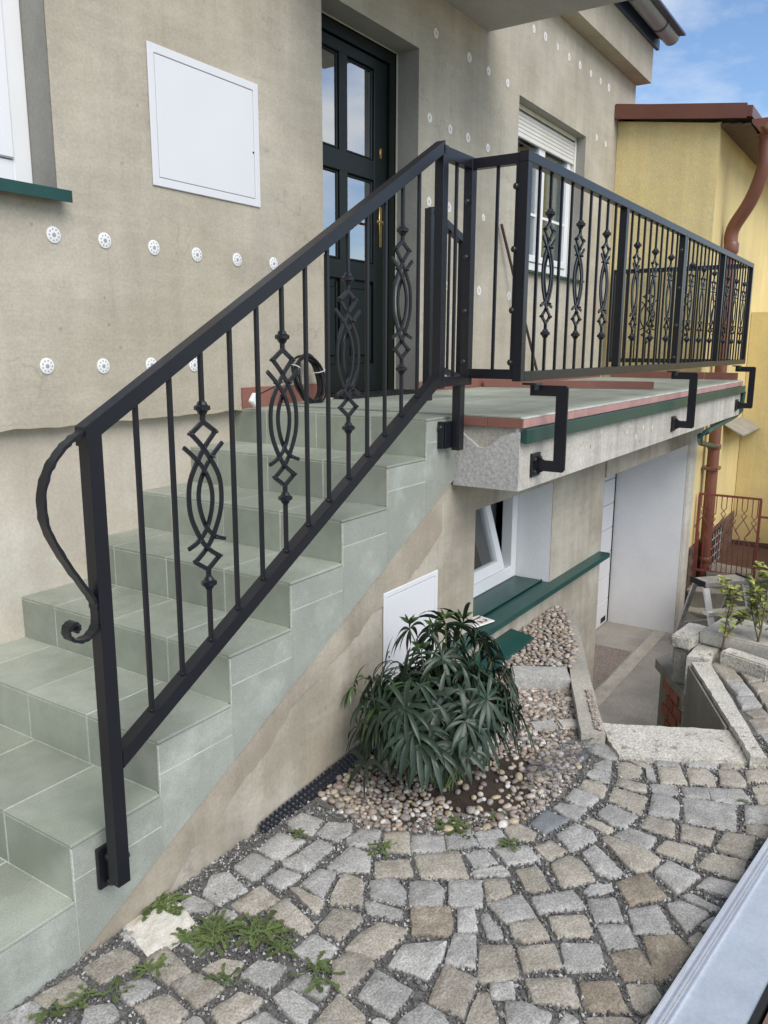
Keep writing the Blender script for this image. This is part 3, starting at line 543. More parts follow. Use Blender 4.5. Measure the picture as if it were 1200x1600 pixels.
# window to the right of the door, shutter half down
def window(x0, x1, z0, z1, y, parent, mull=1, fr=.06, name='window'):
    w = M()
    for a0, a1, c0, c1 in ((x0, x0+fr, z0, z1), (x1-fr, x1, z0, z1), (x0+fr, x1-fr, z0, z0+fr*1.3), (x0+fr, x1-fr, z1-fr, z1)): w.box(a0, a1, y, y+.06, c0, c1, .004)
    w = w.build(name, WHITE_PVC, parent); n = mull+1; wd = (x1-x0-2*fr)/n
    for k in range(n):
        a0 = x0+fr+wd*k+.002; a1 = a0+wd-.004; s = M(); q = fr*.85
        for b0, b1, c0, c1 in ((a0, a0+q, z0+fr*1.3, z1-fr), (a1-q, a1, z0+fr*1.3, z1-fr), (a0+q, a1-q, z0+fr*1.3, z0+fr*1.3+q), (a0+q, a1-q, z1-fr-q, z1-fr)): s.box(b0, b1, y-.012, y+.045, c0+.002, c1-.002, .005)
        s.build('window_sash', WHITE_PVC, w)
        M().box(a0+q-.005, a1-q+.005, y+.014, y+.018, z0+fr*1.3+q-.005, z1-fr-q+.005).build('pane', GLASS, w)
        M().box(a0+q, a1-q, y+.004, y+.012, (z0*.62+z1*.38), (z0*.62+z1*.38)+.022).build('glazing_bar', WHITE_PVC, w)
    return w
wr = window(4.90, 6.33, 1.885, 3.10, UY+.115, house, 1, .07)
cu = M(); pts = []
for c0, c1 in ((5.08, 5.36), (5.60, 5.70), (5.98, 6.30)):
    nn = 30; v = []
    for i in range(nn+1):
        x = c0+(c1-c0)*i/nn; v += [(x, UY+.20+.018*math.sin(i*1.3), 1.9), (x, UY+.20+.018*math.sin(i*1.3+.3), 3.05)]
    cu.add(v, [(2*i, 2*i+2, 2*i+3, 2*i+1) for i in range(nn)])
cu.build('curtain', CURTAIN, wr, smooth=60)
sh = M().box(4.895, 6.335, UY+.085, UY+.092, 3.085, 3.116).build('shutter_guide', FOAM, wr)
z = 3.075
while z > 2.90:
    M().box(4.93, 6.30, UY+.092, UY+.106, z-.0295, z-.001, .005).build('shutter_slat', SHUTTER, wr); z -= .030
M().box(4.93, 6.30, UY+.086, UY+.108, z-.008, z+.001, .002).build('shutter_end_bar', SHUTTER, wr)
for a, b in ((4.895, 4.928), (6.302, 6.335)): M().box(a, b, UY+.080, UY+.114, 1.90, 3.082, .003).build('shutter_rail', SHUTTER, wr)
M().box(4.85, 6.37, UY-.045, UY+.11, 1.862, 1.880, .003).build('window_sill', GREEN, wr)
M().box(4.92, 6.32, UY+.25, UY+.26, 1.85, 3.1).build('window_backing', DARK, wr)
# window on the far left
wl2 = window(-.85, .848, 1.84, 3.18, UY+.135, house, 1, .075)
M().box(-.95, .868, UY-.055, UY+.13, 1.800, 1.826, .003).box(-.95, .868, UY-.062, UY-.0555, 1.785, 1.826).build('window_sill', GREEN, wl2)
for k in range(4): M().box(-.80+k*.4, -.42+k*.4, UY+.22, UY+.225, 1.86, 3.15).build('curtain', CURTAIN, wl2)

# basement wall with its windows under the balcony
m = wall_xz(M(), .010, .24, [1.972, 4.235], [-1.6, .664], [(2.30, 3.30, -.105, .505), (2.06, 2.74, -.80, -.27)])
m.build('basement_wall', PLASTER_BASE, house)
M().box(4.232, 4.236, .25, .73, -1.6, .664).build('garage_jamb', PLASTER_BASE, house)
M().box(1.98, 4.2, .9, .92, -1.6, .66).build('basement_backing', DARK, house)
M().add([(3.297, .012, -.10), (3.297, .245, -.10), (3.297, .245, .50), (3.297, .012, .50)], [(0, 1, 2, 3)]).build('white_reveal', WHITE_WALL, house)
bw = M()
wy = .225
for a0, a1, c0, c1 in ((2.305, 2.375, -.09, .50), (3.225, 3.294, -.09, .50), (2.375, 3.225, -.09, -.015), (2.375, 3.225, .44, .50)): bw.box(a0, a1, wy, wy+.07, c0, c1, .004)
bw = bw.build('basement_window', WHITE_PVC, house)
sm = M(); tl = .075                      # the sash stands tilted inwards at the top
for a0, a1, c0, c1 in ((2.38, 2.44, -.01, .44), (3.05, 3.115, -.01, .44), (2.44, 3.05, -.01, .055), (2.44, 3.05, .385, .44)): sm.box(a0, a1, wy-.012, wy+.04, c0+.002, c1-.002, .005)
sm.v = [(x-.10*(z+.01)/.45*(1 if x > 2.8 else .3), y+tl*(z+.01)/.45, z) for x, y, z in sm.v]
sm.build('tilted_sash', WHITE_PVC, bw)
pm2 = M().box(2.43, 3.06, wy+.012, wy+.016, .05, .39); pm2.v = [(x-.10*(z+.01)/.45*(1 if x > 2.8 else .3), y+tl*(z+.01)/.45, z) for x, y, z in pm2.v]
pm2.build('pane', GLASS_DIM, bw)
M().box(2.32, 3.28, .36, .37, -.1, .5).build('window_backing', BACK_GREY, bw)
bw2 = M()
for a0, a1, c0, c1 in ((2.07, 2.14, -.79, -.28), (2.66, 2.735, -.79, -.28), (2.14, 2.66, -.34, -.28), (2.14, 2.66, -.79, -.72)): bw2.box(a0, a1, .03, .10, c0, c1, .004)
bw2 = bw2.build('basement_window', WHITE_PVC, house)
M().box(2.13, 2.67, .055, .06, -.73, -.33).build('pane', GLASS_DIM, bw2)
s1 = M().box(2.31, 3.29, .05, .225, -.098, -.090, .001).box(1.99, 4.20, -.065, .06, -.106, -.098, .001).box(1.99, 4.20, -.068, -.0655, -.128, -.098).box(2.31, 3.29, .050, .056, -.098, -.085)
s1.build('window_sill', GREEN, house)
s2 = M().prism([(-.125, -.252), (.009, -.230), (.009, -.236), (-.125, -.260)], 'x', 2.02, 2.765).box(2.02, 2.765, -.127, -.1255, -.275, -.252)
s2.build('window_sill', GREEN, house)
M().box(4.236, 7.18, .0, .35, .410, .664).build('lintel', PLASTER_BASE, house)
M().box(6.83, 7.19, .055, .72, -1.6, .41).build('garage_pier', CONC_PALE, house)
M().add([(6.826, .058, -1.5), (6.826, .72, -1.5), (6.826, .72, .405), (6.826, .058, .405)], [(0, 1, 2, 3)]).build('white_pier_face', WHITE_WALL, house)
gd = M().box(4.236, 6.83, .755, .78, -1.6, .7).build('garage_door', DARK, house)
z = -1.49
while z < .6:
    M().box(4.24, 6.80, .722, .75, z+.003, z+.247, .004).build('door_section', WHITE, gd); z += .25
M().box(6.60, 6.74, .718, .7215, -1.46, -1.41).build('door_vent', HOLE, gd)

# ------------------------------------------------------------------ staircase
T, RZ, NS, SW = .30, .16265, 6, 1.083
stair = thing('staircase', 'outdoor steps clad in grey green stone tiles leading to the front door', 'stairs', (.6, .5, -.33))
def slant(x): return -.33+.4985*x
core = [(-.30, -.36)]
for i in range(-1, NS):
    core += [(i*T+.0010, (i-1)*RZ-.0010), (i*T+.0010, i*RZ-.0010)]
core += [(NS*T+.0010, (NS-1)*RZ-.0010), (NS*T+.0010, .9748), (2.045, .9748), (2.045, .66), (1.966, .655), (1.966, -.6), (-.30, -.6)]
core[0] = (-.299, -.6); core = core[:-1]
M().prism(core, 'y', .012, SW).build('stair_core', GROUT, stair)
M().prism([(-.29, -.6), (1.968, -.6), (1.968, slant(1.968)+.03), (0.0, -.30), (-.29, -.30)], 'y', .004, .0115).build('plaster_side', PLASTER_BASE, stair)
rs = random.Random(41); low = []
for k in range(61):
    x = .02+1.93*k/60; w = .12+.025*math.sin(x*5.1)+.05*mnoise.noise(Vector((x*6, 2, 0)))+.018*mnoise.noise(Vector((x*38, 7, 0)))+.14*max(0, x-1.35)
    low.append((x, max(slant(x)-w, -.5)))
sk = M(); up = [(x, slant(x)+.005) for x, _ in low]
for k in range(60):
    q = [low[k], low[k+1], up[k+1], up[k]]; o_ = [-.0008 if t > 1 else .0002 for t in range(4)]
    sk.add([(x, -.0005, z) for x, z in q]+[(low[k][0], .0042, low[k][1]-.002), (low[k+1][0], .0042, low[k+1][1]-.002)], [(0, 1, 2, 3), (1, 0, 4, 5)])
sk.build('plaster_skim', SKIM, stair, smooth=30)
ys = [0, .298, .598, .898, SW]
def tile_mesh(dx, dy_, dz, b=.0015): return M().box(0, dx, 0, dy_, 0, dz, b).mesh('tile')
cache = {}
def tile(name, x, y, z, dx, dy_, dz, m):
    k = (round(dx, 3), round(dy_, 3), round(dz, 3), m.name)
    if k not in cache: cache[k] = tile_mesh(dx, dy_, dz); cache[k].materials.append(m)
    return link(name, cache[k], stair, (x, y, z))
G = .0018
for i in range(-1, NS+1):
    x0 = i*T; zt = i*RZ
    for k in range(4):
        off = (.0, .02, -.015, .01)[i % 4] if 0 < k < 4 else 0
        off2 = (.0, .02, -.015, .01)[i % 4] if k < 3 else 0
        y0, y1 = ys[k]+off, ys[k+1]+off2
        if i < NS: tile('tread_tile', x0, y0+G*(k > 0), zt-.009, T-.001, y1-y0-G*2*(k < 3), .009, TILE)
        else:
            tile('tread_tile', x0, y0+G*(k > 0), zt-.009, .245, y1-y0-G*2*(k < 3), .009, TILE)
        tile('riser_tile', x0, y0+G*(k > 0), zt-RZ+.001, .009, y1-y0-G*2*(k < 3), RZ-.0115, TILE)
# side cladding: a strip under each tread, a slanted tile below it
for i in range(-1, NS+1):
    x0, x1 = i*T+G*.5, (i+1)*T-G*.5; zt = i*RZ-.0105
    if i == NS: x1 = 2.045
    hs = .088 if i >= 0 else .30
    zl0, zl1 = max(slant(x0), -.345), max(slant(x1), -.345)
    if i == -1:
        M().prism([(x0, -.345), (x1, -.345), (x1, zt), (x0, zt)], 'y', -.004, .0035).build('side_tile', TILE_SIDE, stair); continue
    M().prism([(x0, zt-hs), (x1, zt-hs), (x1, zt), (x0, zt)], 'y', -.004, .0035).build('side_tile', TILE_SIDE, stair)
    M().prism([(x0, zl0), (x1, zl1), (x1, zt-hs-G*2), (x0, zt-hs-G*2)], 'y', -.0045, .0035).build('side_tile', TILE_SIDE, stair)
gr = M()
for i in range(0, NS+1):
    gr.prism([(i*T-.002, slant(i*T)), ((i+1)*T if i < NS else 2.045, slant((i+1)*T if i < NS else 2.045)), ((i+1)*T if i < NS else 2.045, i*RZ-.012), (i*T-.002, i*RZ-.012)], 'y', -.0034, .0033)
gr.build('side_grout', GROUT, stair)

# ------------------------------------------------------------------ balcony
BX0, BX1, BY = 2.052, 7.10, -.318
balc = thing('balcony', 'concrete balcony with grey tiles and faded red edge strip', 'balcony', (4.5, .3, .66))
M().box(BX0+.012, BX1, BY+.004, .0075, .664, .948).box(BX0+.012, BX1+.08, .0085, UY-.002, .664, .948).build('slab', CONC_PALE, balc)
M().box(BX0+.014, BX1, BY+.006, UY-.003, .9485, .974).build('screed', GROUT, balc)
# rough skim on the short end, broken away at the top
ch = [(BY+.004, .665), (.0, .665), (.0, .905), (-.03, .912)]
for k in range(9): ch.append((-.055-.0215*k, .905-.058*math.sin(math.pi*(k+.3)/8.6)-random.uniform(0, .008)))
ch += [(-.255, .905), (-.275, .915), (BY+.004, .918)]
M().prism(ch, 'x', BX0-.008, BX0+.0118).build('end_skim', CONC_ROUGH, balc)
M().box(BX0+.0085, BX0+.0119, BY+.006, .006, .80, .9475).build('broken_core', CONC, balc)
rs = random.Random(17)
for k in range(26):
    x = rs.uniform(2.5, 6.8); z = rs.choice((.80, .76, .83))+rs.uniform(-.05, .04); q = M(); a = rs.uniform(.006, .014)
    q.add([(x+a*.7*math.cos(t*.7854), BY+.0032, z+a*rs.uniform(.8, 1.5)*math.sin(t*.7854)) for t in range(8)], [tuple(range(8))]); q.build('repair_spot', PLUG_FAINT if k % 4 else CONC_GREY, balc)
M().box(BX0+.006, BX0+.0118, BY+.012, BY+.028, .885, .945).build('foam_block', WHITE, balc)
nx = 17
for i in range(nx):
    x0 = BX0+.302*i; x1 = min(x0+.299, BX1-.002)
    if x0 > BX1-.05: break
    for j, (y0, y1) in enumerate(((BY, -.02), (-.016, .282), (.286, .584), (.588, .886), (.890, UY-.003))):
        k = ('b', round(x1-x0, 3), round(y1-y0, 3))
        if k not in cache: cache[k] = tile_mesh(x1-x0, y1-y0, .009); cache[k].materials.append(TILE)
        link('floor_tile', cache[k], balc, (x0, y0, .975))
    M().box(x0, x1, BY-.010, BY-.0005, .936, .9745, .0015).build('edge_tile', PINK, balc)
M().box(BX0-.010, BX0-.001, BY-.010, -.162, .936, .974, .0015).build('edge_tile', RED, balc)
M().box(BX0-.010, BX0-.001, -.160, .0, .936, .974, .0015).build('edge_tile', RED, balc)
M().box(BX0-.011, BX1, BY-.0115, BY+.002, .9755, .981).build('edge_grout', GROUT, balc)
M().box(BX0-.004, BX1+.03, BY-.030, BY-.004, .872, .932, .002).build('flashing', GREEN, balc)
for k in range(9): M().box(3.44+.302*k+(1.05 if k > 8 else 0), 3.44+.302*k+.299, UY-.011, UY-.002, .985, 1.050, .001).build('skirting_tile', RED, balc)
for k in range(3): M().box(6.16+.302*k, 6.16+.302*k+.299, UY-.011, UY-.002, .985, 1.050, .001).build('skirting_tile', RED, balc)
for k in range(2): M().box(1.795+.33*k, 1.795+.33*k+.327, UY-.011, UY-.002, .976, 1.075, .001).build('skirting_tile', RED, balc)
for k in range(4): M().box(7.075, 7.085, -.28+.302*k, -.28+.302*k+.299, .985, 1.05, .001).build('skirting_tile', RED, balc)
dp = M().tube([(7.0, BY+.05, .70), (7.10, -.27, .66), (7.06, -.22, .632), (6.2, -.19, .60), (5.9, -.17, .575), (5.86, -.16, .55)], .026, 10)
dp = M().tube([(7.14, -.33, .88), (7.15, -.32, .70), (7.10, -.28, .648), (6.4, -.29, .628), (5.80, -.30, .606), (5.78, -.26, .575), (6.3, -.16, .46), (7.55, -.045, .30)], .024, 10)
dp.build('drain_pipe', GREEN, balc, smooth=50)
st = M()
random.seed(11)
M().bar((4.80, -.12, 1.013), (4.37, 1.0, 1.013), .05, .05).build('red_strip', RED)
tag(bpy.data.objects['red_strip'], 'loose brick red strip lying across the balcony floor behind the railing', 'tile strip')
# ------------------------------------------------------------------ railings
def collar(m, x, y, z, dx=1):
    m.lathe([(-.020, .008), (-.016, .012), (-.009, .015), (-.005, .0225), (.005, .0225), (.009, .015), (.016, .012), (.020, .008)], (x, y, z), (0, 0, 1), 8)
def smooth_curve(p, n=8):
    out = []
    for i in range(len(p)-1):
        p0 = p[max(i-1, 0)]; p1 = p[i]; p2 = p[i+1]; p3 = p[min(i+2, len(p)-1)]
        for k in range(n):
            t = k/n
            out.append(tuple(.5*((2*b)+(c-a)*t+(2*a-5*b+4*c-d)*t*t+(-a+3*b-3*c+d)*t**3) for a, b, c, d in zip(p0, p1, p2, p3)))
    return out+[p[-1]]
OUT_ARC = smooth_curve([(.047, .186), (.0075, .149), (-.026, .108), (-.058, .055), (-.066, 0), (-.058, -.055), (-.026, -.118), (.004, -.152), (.045, -.180)], 4)
IN_ARC = smooth_curve([(.079, .148), (.040, .116), (.0085, .082), (-.014, .04), (-.021, 0), (-.014, -.045), (.006, -.090), (.038, -.120), (.077, -.135)], 4)
def ornament_meshes():
    """basket of four crossing arcs between two small diamonds, in local x,z; rods and collars apart"""
    a = M()
    for s in (1, -1):
        a.ribbon([(s*u, -.0035*s, v) for u, v in OUT_ARC], .007, .012, (0, 1, 0))
        a.ribbon([(s*u, .0055*s, v) for u, v in IN_ARC], .007, .011, (0, 1, 0))
        for v0, v1 in ((.214, .180), (-.212, -.178)):
            a.ribbon([(0, .003*s, v0), (s*.052, .003*s, v1)], .008, .012, (0, 1, 0))
    for u, v in ((0, .141), (0, -.146), (.031, .112), (-.031, .112), (.031, -.122), (-.031, -.122), (0, .072), (0, -.083), (.047, .181), (-.047, .181), (.047, -.178), (-.047, -.178)):
        a.lathe([(-.009, .0045), (.009, .0045), (.0105, .002)], (u, 0, v), (0, -1, 0), 6)
    return a
orn = ornament_meshes().mesh('scroll_basket'); orn.materials.append(BLACK)
orn_y = ornament_meshes(); orn_y.v = [(-y, x, z) for x, y, z in orn_y.v]; orn_y = orn_y.mesh('scroll_basket'); orn_y.materials.append(BLACK)
colm = M(); collar(colm, 0, 0, 0); colm = colm.mesh('collar', 25); colm.materials.append(BLACK)
def bolt_mesh():
    b = M(); b.lathe([(0, .0135), (.003, .0135), (.0032, .010), (.009, .0095), (.012, .006)], (0, 0, 0), (-1, 0, 0), 10); q = b.mesh('bolt', 35); q.materials.append(BOLT); return q
bm_x = bolt_mesh()
def baluster(parent, x, y, z0, z1, fancy=None, along='x', w=.012):
    if fancy is None:
        return M().box(x-w/2, x+w/2, y-w/2, y+w/2, z0, z1, .001).build('baluster', BLACK, parent)
    zc = fancy
    o = M().box(x-w/2, x+w/2, y-w/2, y+w/2, zc+.212, z1, .001).build('ornamental_baluster', BLACK, parent)
    if parent.parent is None:
        M().box(x-w/2, x+w/2, y-w/2, y+w/2, z0, zc-.210, .001).build('lower_rod', BLACK, o)
        link('scroll_basket', orn if along == 'x' else orn_y, o, (x, y, zc))
        for s in (1, -1): link('collar', colm, o, (x, y, zc+.25*s))
    else:
        # third level already: basket and collars belong to this sub-part's own mesh
        q = ornament_meshes()
        if along != 'x': q.v = [(-b, a, c) for a, b, c in q.v]
        q.v = [(a+x, b+y, c+zc) for a, b, c in q.v]
        for s in (1, -1): collar(q, x, y, zc+.25*s)
        q.box(x-w/2, x+w/2, y-w/2, y+w/2, zc+.212, z1, .001).box(x-w/2, x+w/2, y-w/2, y+w/2, z0, zc-.210, .001)
        me = q.mesh('ornamental_baluster', 20); me.materials.append(BLACK); o.data = me
    return o

rail = thing('stair_railing', 'black iron stair railing with scroll end and four ornamental bars', 'railing', (.10, -.06, -.34))
RY = -.06
def zl(x): return 1.063+.5675*(x-.119)            # underside of the handrail
def zb(x): return .235+.5640*(x-.119)             # top of the lower rail
hh = .046
M().prism([(.072, zl(.072)+.0), (1.775, zl(1.775)), (1.775, zl(1.775)+hh), (.072, zl(.072)+hh)], 'y', RY-.02, RY+.02).build('handrail', BLACK, rail)
M().box(.078, .118, RY-.0199, RY+.0199, -.140, 1.066, .0015).build('newel_post', BLACK, rail)
M().prism([(.119, zb(.119)-.046), (1.764, zb(1.764)-.046), (1.764, zb(1.764)), (.119, zb(.119))], 'y', RY-.0198, RY+.0198).build('bottom_rail', BLACK, rail)
for k in range(1, 14):
    x = .122+.1150*k
    if k % 3 == 0: baluster(rail, x, RY, zb(x)-.004, zl(x)+.004, fancy=(zb(x)+zl(x))/2+.008)
    else: baluster(rail, x, RY, zb(x)-.004, zl(x)+.004)
wd = M()
for k in range(1, 14):
    x = .122+.1150*k; wd.box(x-.008, x+.008, RY-.008, RY+.008, zb(x)-.002, zb(x)+.004, .002)
wd.build('weld_seam', BLACK, rail)
sc = smooth_curve([(.074, 1.070), (.045, 1.055), (.012, 1.030), (-.022, .990), (-.042, .935), (-.040, .868), (-.010, .795), (.035, .718), (.068, .665), (.078, .635), (.080, .605), (.070, .580), (.048, .566), (.020, .567), (.000, .580), (-.006, .599), (.004, .613), (.018, .613), (.023, .600), (.014, .592)], 5)
sp = M(); pts = [(x, RY, z) for x, z in sc]; n = len(pts)
random.seed(5)
for i in range(n):                                 # hammered edges: width and thickness wander
    pass
sp.ribbon(pts, .030, .008, (0, 1, 0))
for i in range(n):
    t = .5+.5*math.sin(i*1.9)
    for q in range(4):
        x, y, z = sp.v[4*i+q]; sp.v[4*i+q] = (x+random.uniform(-.0012, .0012), RY+(y-RY)*(.90+.16*t), z+random.uniform(-.0012, .0012))
sp.build('scroll_end', BLACK, rail, smooth=50)
bp = M().box(.066, .126, -.0185, -.0047, -.165, -.045, .002).box(.085, .113, RY+.0195, -.018, -.135, -.075, .002).build('base_plate', BLACK, rail)
for z in (-.145, -.070): link('bolt', bm_x, rail, (.0925, -.030, z))
b2 = link('bolt', bm_x, rail, (.118, -.062, -.072)); b2.rotation_euler = (0, 0, math.pi)
# upper end: post, short level section, bolted post
M().box(1.765, 1.805, RY-.02, RY+.02, 1.105, 2.034, .0015).build('upper_post', BLACK, rail)
M().box(1.806, 2.006, RY-.0197, RY+.0197, 1.987, 2.031, .001).build('level_rail', BLACK, rail)
M().box(1.806, 2.006, RY-.0197, RY+.0197, 1.112, 1.152, .001).build('level_rail', BLACK, rail)
M().box(2.007, 2.047, RY-.02, RY+.02, 1.112, 2.031, .0015).build('bolted_post', BLACK, rail)
baluster(rail, 1.908, RY, 1.150, 1.990)
for z in (1.86, 1.64, 1.42, 1.21): link('bolt', bm_x, rail, (2.007, RY, z))
M().box(1.945, 1.985, RY-.02, RY+.02, .835, 1.112, .0015).build('lower_post', BLACK, rail)
M().box(1.895, 1.960, -.0395, -.0335, .845, .96, .001).box(1.885, 1.905, -.0335, -.0047, .845, .96, .001).build('base_plate', BLACK, rail)
link('bolt', bm_x, rail, (1.886, -.02, .935))
hs = M()
for z in (2.018, 2.002): hs.lathe([(0, .0028), (.0008, .0028)], (1.785, RY-.0199, z), (0, -1, 0), 8)
for z in (.245, .225): hs.lathe([(0, .0028), (.0008, .0028)], (.130, RY-.0199, z), (0, -1, 0), 8)
for z in (1.125, 1.14): hs.lathe([(0, .0028), (.0008, .0028)], (1.79, RY-.0199, z), (0, -1, 0), 8)
hs.build('drain_hole', HOLE, rail)

brl = thing('balcony_railing', 'black iron balcony railing with posts and rows of ornamental bars', 'railing', (4.6, -.305, .98))
FY = -.305
ZB, ZT = 1.133, 2.030
def section_x(x0, x1, mid):
    sec = M().box(x0, x1, FY-.02, FY+.02, ZT-.04, ZT, .0015).box(x0+.041, x1-.041, FY-.0197, FY+.0197, ZB, ZB+.04, .0015).box(x0+.0002, x0+.04, FY-.0196, FY+.0196, ZB, ZT-.0405, .001).box(x1-.04, x1-.0002, FY-.0196, FY+.0196, ZB, ZT-.0405, .001).box(mid-.02, mid+.02, FY-.0194, FY+.0194, ZB+.0405, ZT-.0405, .001)
    sec = sec.build('railing_section', BLACK, brl)
    for a, b in ((x0+.04, mid-.02), (mid+.02, x1-.04)):
        for k in range(1, 10):
            x = a+(b-a)*k/10; baluster(sec, x, FY, ZB+.038, ZT-.038, fancy=1.582 if k % 3 == 2 else None)
    return sec
s1 = section_x(2.007, 4.600, 3.318); s2 = section_x(4.602, 7.13, 5.868)
for z in (1.90, 1.66, 1.42, 1.21): link('bolt', bm_x, s1, (4.560, FY, z))
for z in (1.90, 1.66, 1.42, 1.21):
    link('bolt', bm_x, brl, (2.008, FY+.030, z))
# short side section from the stair railing to the corner
sy = M().box(2.010, 2.046, FY+.0205, RY-.0205, ZT-.0445, ZT-.0045, .001).box(2.010, 2.046, FY+.0205, RY-.0205, ZB-.022+.03, ZB+.048, .001).box(2.011, 2.045, FY+.021, FY+.034, ZB+.045, ZT-.045)
sy = sy.build('railing_section', BLACK, brl); baluster(sy, 2.028, -.185, ZB+.045, ZT-.04)
ex = 7.108
se = M().box(ex-.02, ex+.02, FY+.021, UY-.06, ZT-.04, ZT, .001).box(ex-.0198, ex+.0198, FY+.021, UY-.06, ZB, ZB+.04, .001).box(ex-.0196, ex+.0196, UY-.10, UY-.0605, ZB+.04, ZT-.0405, .001).build('railing_section', BLACK, brl)
for k in range(1, 11):
    y = FY+.02+(UY-.10-FY-.02)*k/11; baluster(se, ex, y, ZB+.038, ZT-.038, fancy=1.582 if k % 3 == 2 else None, along='y')
def bracket(x, i):
    prof = [(BY-.012, .722), (BY-.012, .802), (BY-.045, .786), (-.405, .786), (-.405, 1.066), (-.285, 1.066), (-.285, 1.112), (-.448, 1.112), (-.458, 1.102), (-.458, .750), (-.448, .738), (BY-.045, .738)]
    b = M().prism([(y+.0, z) for y, z in prof], 'x', x-.005, x+.005).build('support_bracket', BLACK, brl)
    M().box(x-.045, x+.045, BY-.0095, BY+.0035, .712, .816, .002).build('wall_plate', BLACK, b)
    for dz in (.735, .790):
        for dx in (-.030, .030):
            o = link('bolt', bm_x, b, (x+dx, BY-.0095, dz)); o.rotation_euler = (0, 0, math.pi/2)
    M().box(x-.05, x+.03, -.330, -.265, 1.1125, 1.122, .001).lathe([(0, .012), (.018, .012), (.022, .008)], (x-.03, -.325, 1.112), (0, 0, -1), 6).lathe([(0, .012), (.010, .012)], (x+.012, -.295, 1.112), (0, 0, -1), 6).build('clamp', BOLT, b)
for x in (2.21, 4.62, 6.90): bracket(x, 0)

# a spare length of railing leaning by the wall, a stick, a coil of cable, a mat
sp = thing('spare_railing', 'short black iron railing frame standing on balcony behind the posts', 'railing', (2.9, .6, .985))
def P(t, z): return (2.75+.365*t, .55+.0*t, z)
f = M().bar(P(0, .985), P(0, 1.985), .04, .04, (0, 1, 0)).bar(P(.02, 1.975), P(1, 1.865), .04, .04, (0, 1, 0)).bar(P(1, .985), P(1, 1.88), .03, .03, (0, 1, 0)).bar(P(.02, 1.18), P(1, 1.10), .03, .03, (0, 1, 0)).build('frame', BLACK, sp)
for k in (1, 2, 3, 4): M().bar(P(k*.2, 1.14), P(k*.2, 1.97-.11*k*.2), .012, .012, (0, 1, 0)).build('baluster', BLACK, sp)
tag(M().tube([(4.589, 1.008, 2.163), (4.87, .955, 1.60), (5.19, .90, .986)], .011, 8).build('broom_stick', STICK, smooth=50), 'thin dark stick leaning against the wall left of the white window', 'stick')
cc = thing('cable_coil', 'coil of black cable leaning on the wall beside the door', 'cable', (2.22, .93, .985))
cm = M(); random.seed(9)
cen = Vector((2.215, .955, 1.105))
for k in range(9):
    rx, rz = .108+random.uniform(-.016, .014), .120+random.uniform(-.016, .014); oy = random.uniform(-.028, .02); ph = random.uniform(0, 6)
    ring = [(cen.x+rx*math.cos(a)+.01*math.sin(2*a+ph), cen.y+oy+.05*math.sin(a)*.6+.006*math.sin(3*a+ph), cen.z+rz*math.sin(a)) for a in [2*math.pi*i/32 for i in range(33)]]
    cm.tube(ring, .0058, 6, cap=False)
cm.build('cable', CABLE, cc, smooth=60)
M().tube(smooth_curve([(2.11, .935, 1.13), (2.02, .93, 1.11), (1.92, .95, 1.07), (1.80, .93, 1.045)], 5), .0035, 6).build('cable_tail', CABLE, cc, smooth=60)
tie = M()
for a in (.35, 2.6):
    p = cen+Vector((.108*math.cos(a), .03*math.sin(a), .12*math.sin(a))); d = Vector((math.cos(a), 0, math.sin(a)))
    tie.tube([p+d*.03*math.cos(t)+Vector((0, .036*math.sin(t), 0)) for t in [2*math.pi*i/14 for i in range(15)]], .0025, 5, cap=False)
tie.build('cable_tie', WHITE, cc)
pl = M().box(-.026, .026, -.012, .012, -.026, .026, .005); rm = Matrix.Rotation(R(38), 4, 'Y')
pl.v = [tuple(rm @ Vector(p)+Vector((1.768, .925, 1.022))) for p in pl.v]
pl.build('plug', PLUG, cc)
mt = thing('doormat', 'black rubber honeycomb doormat in front of the dark door', 'doormat', (2.95, 1.07, .985))
mm = M()
for i in range(24):
    for j in range(7):
        x = 2.56+.036*i+(.018 if j % 2 else 0); y = .965+.031*j
        ring = [(x+.017*math.cos(2*math.pi*k/6), y+.017*math.sin(2*math.pi*k/6)) for k in range(6)]; inr = [(x+.012*math.cos(2*math.pi*k/6), y+.012*math.sin(2*math.pi*k/6)) for k in range(6)]
        v = [(a, b, .985) for a, b in ring]+[(a, b, .985) for a, b in inr]+[(a, b, 1.001) for a, b in ring]+[(a, b, 1.001) for a, b in inr]
        mm.add(v, [(6+0+k, 6+(k+1) % 6, 18+(k+1) % 6, 18+k) for k in range(6)]+[(12+k, 12+(k+1) % 6, 18+(k+1) % 6, 18+k) for k in range(6)]+[(k, (k+1) % 6, 12+(k+1) % 6, 12+k) for k in range(6)])
mm.build('honeycomb', RUBBER, mt)
M().box(2.535, 3.425, .945, 1.175, .9845, .9875).build('mat_backing', RUBBER, mt)

# white cabinets in the walls
def cabinet(x0, x1, z0, z1, y, label, lock):
    c = thing('meter_cabinet', label, 'meter cabinet', ((x0+x1)/2, y, z0))
    w = (x1-x0)*.052; d = .008
    fr = M()
    pr = [(x0, x0+w, z0, z1), (x1-w, x1, z0, z1), (x0+w, x1-w, z0, z0+w), (x0+w, x1-w, z1-w, z1)]
    for a, b, c0, c1 in pr: fr.box(a, b, y-d, y-.0005, c0, c1, .002)
    fr.build('frame', WHITE, c)
    M().box(x0+w+.0025, x1-w-.0025, y-d+.001, y-.0005, z0+w+.0025, z1-w-.0025, .0015).build('hatch', WHITE, c)
    M().box(x0+w-.001, x1-w+.001, y-.0004, y+.002, z0+w-.001, z1-w+.001).build('hatch_gap', HOLE, c)
    M().lathe([(0, .005), (.0012, .005)], (lock[0], y-d+.0008, lock[1]), (0, -1, 0), 10).build('keyhole', HOLE, c)
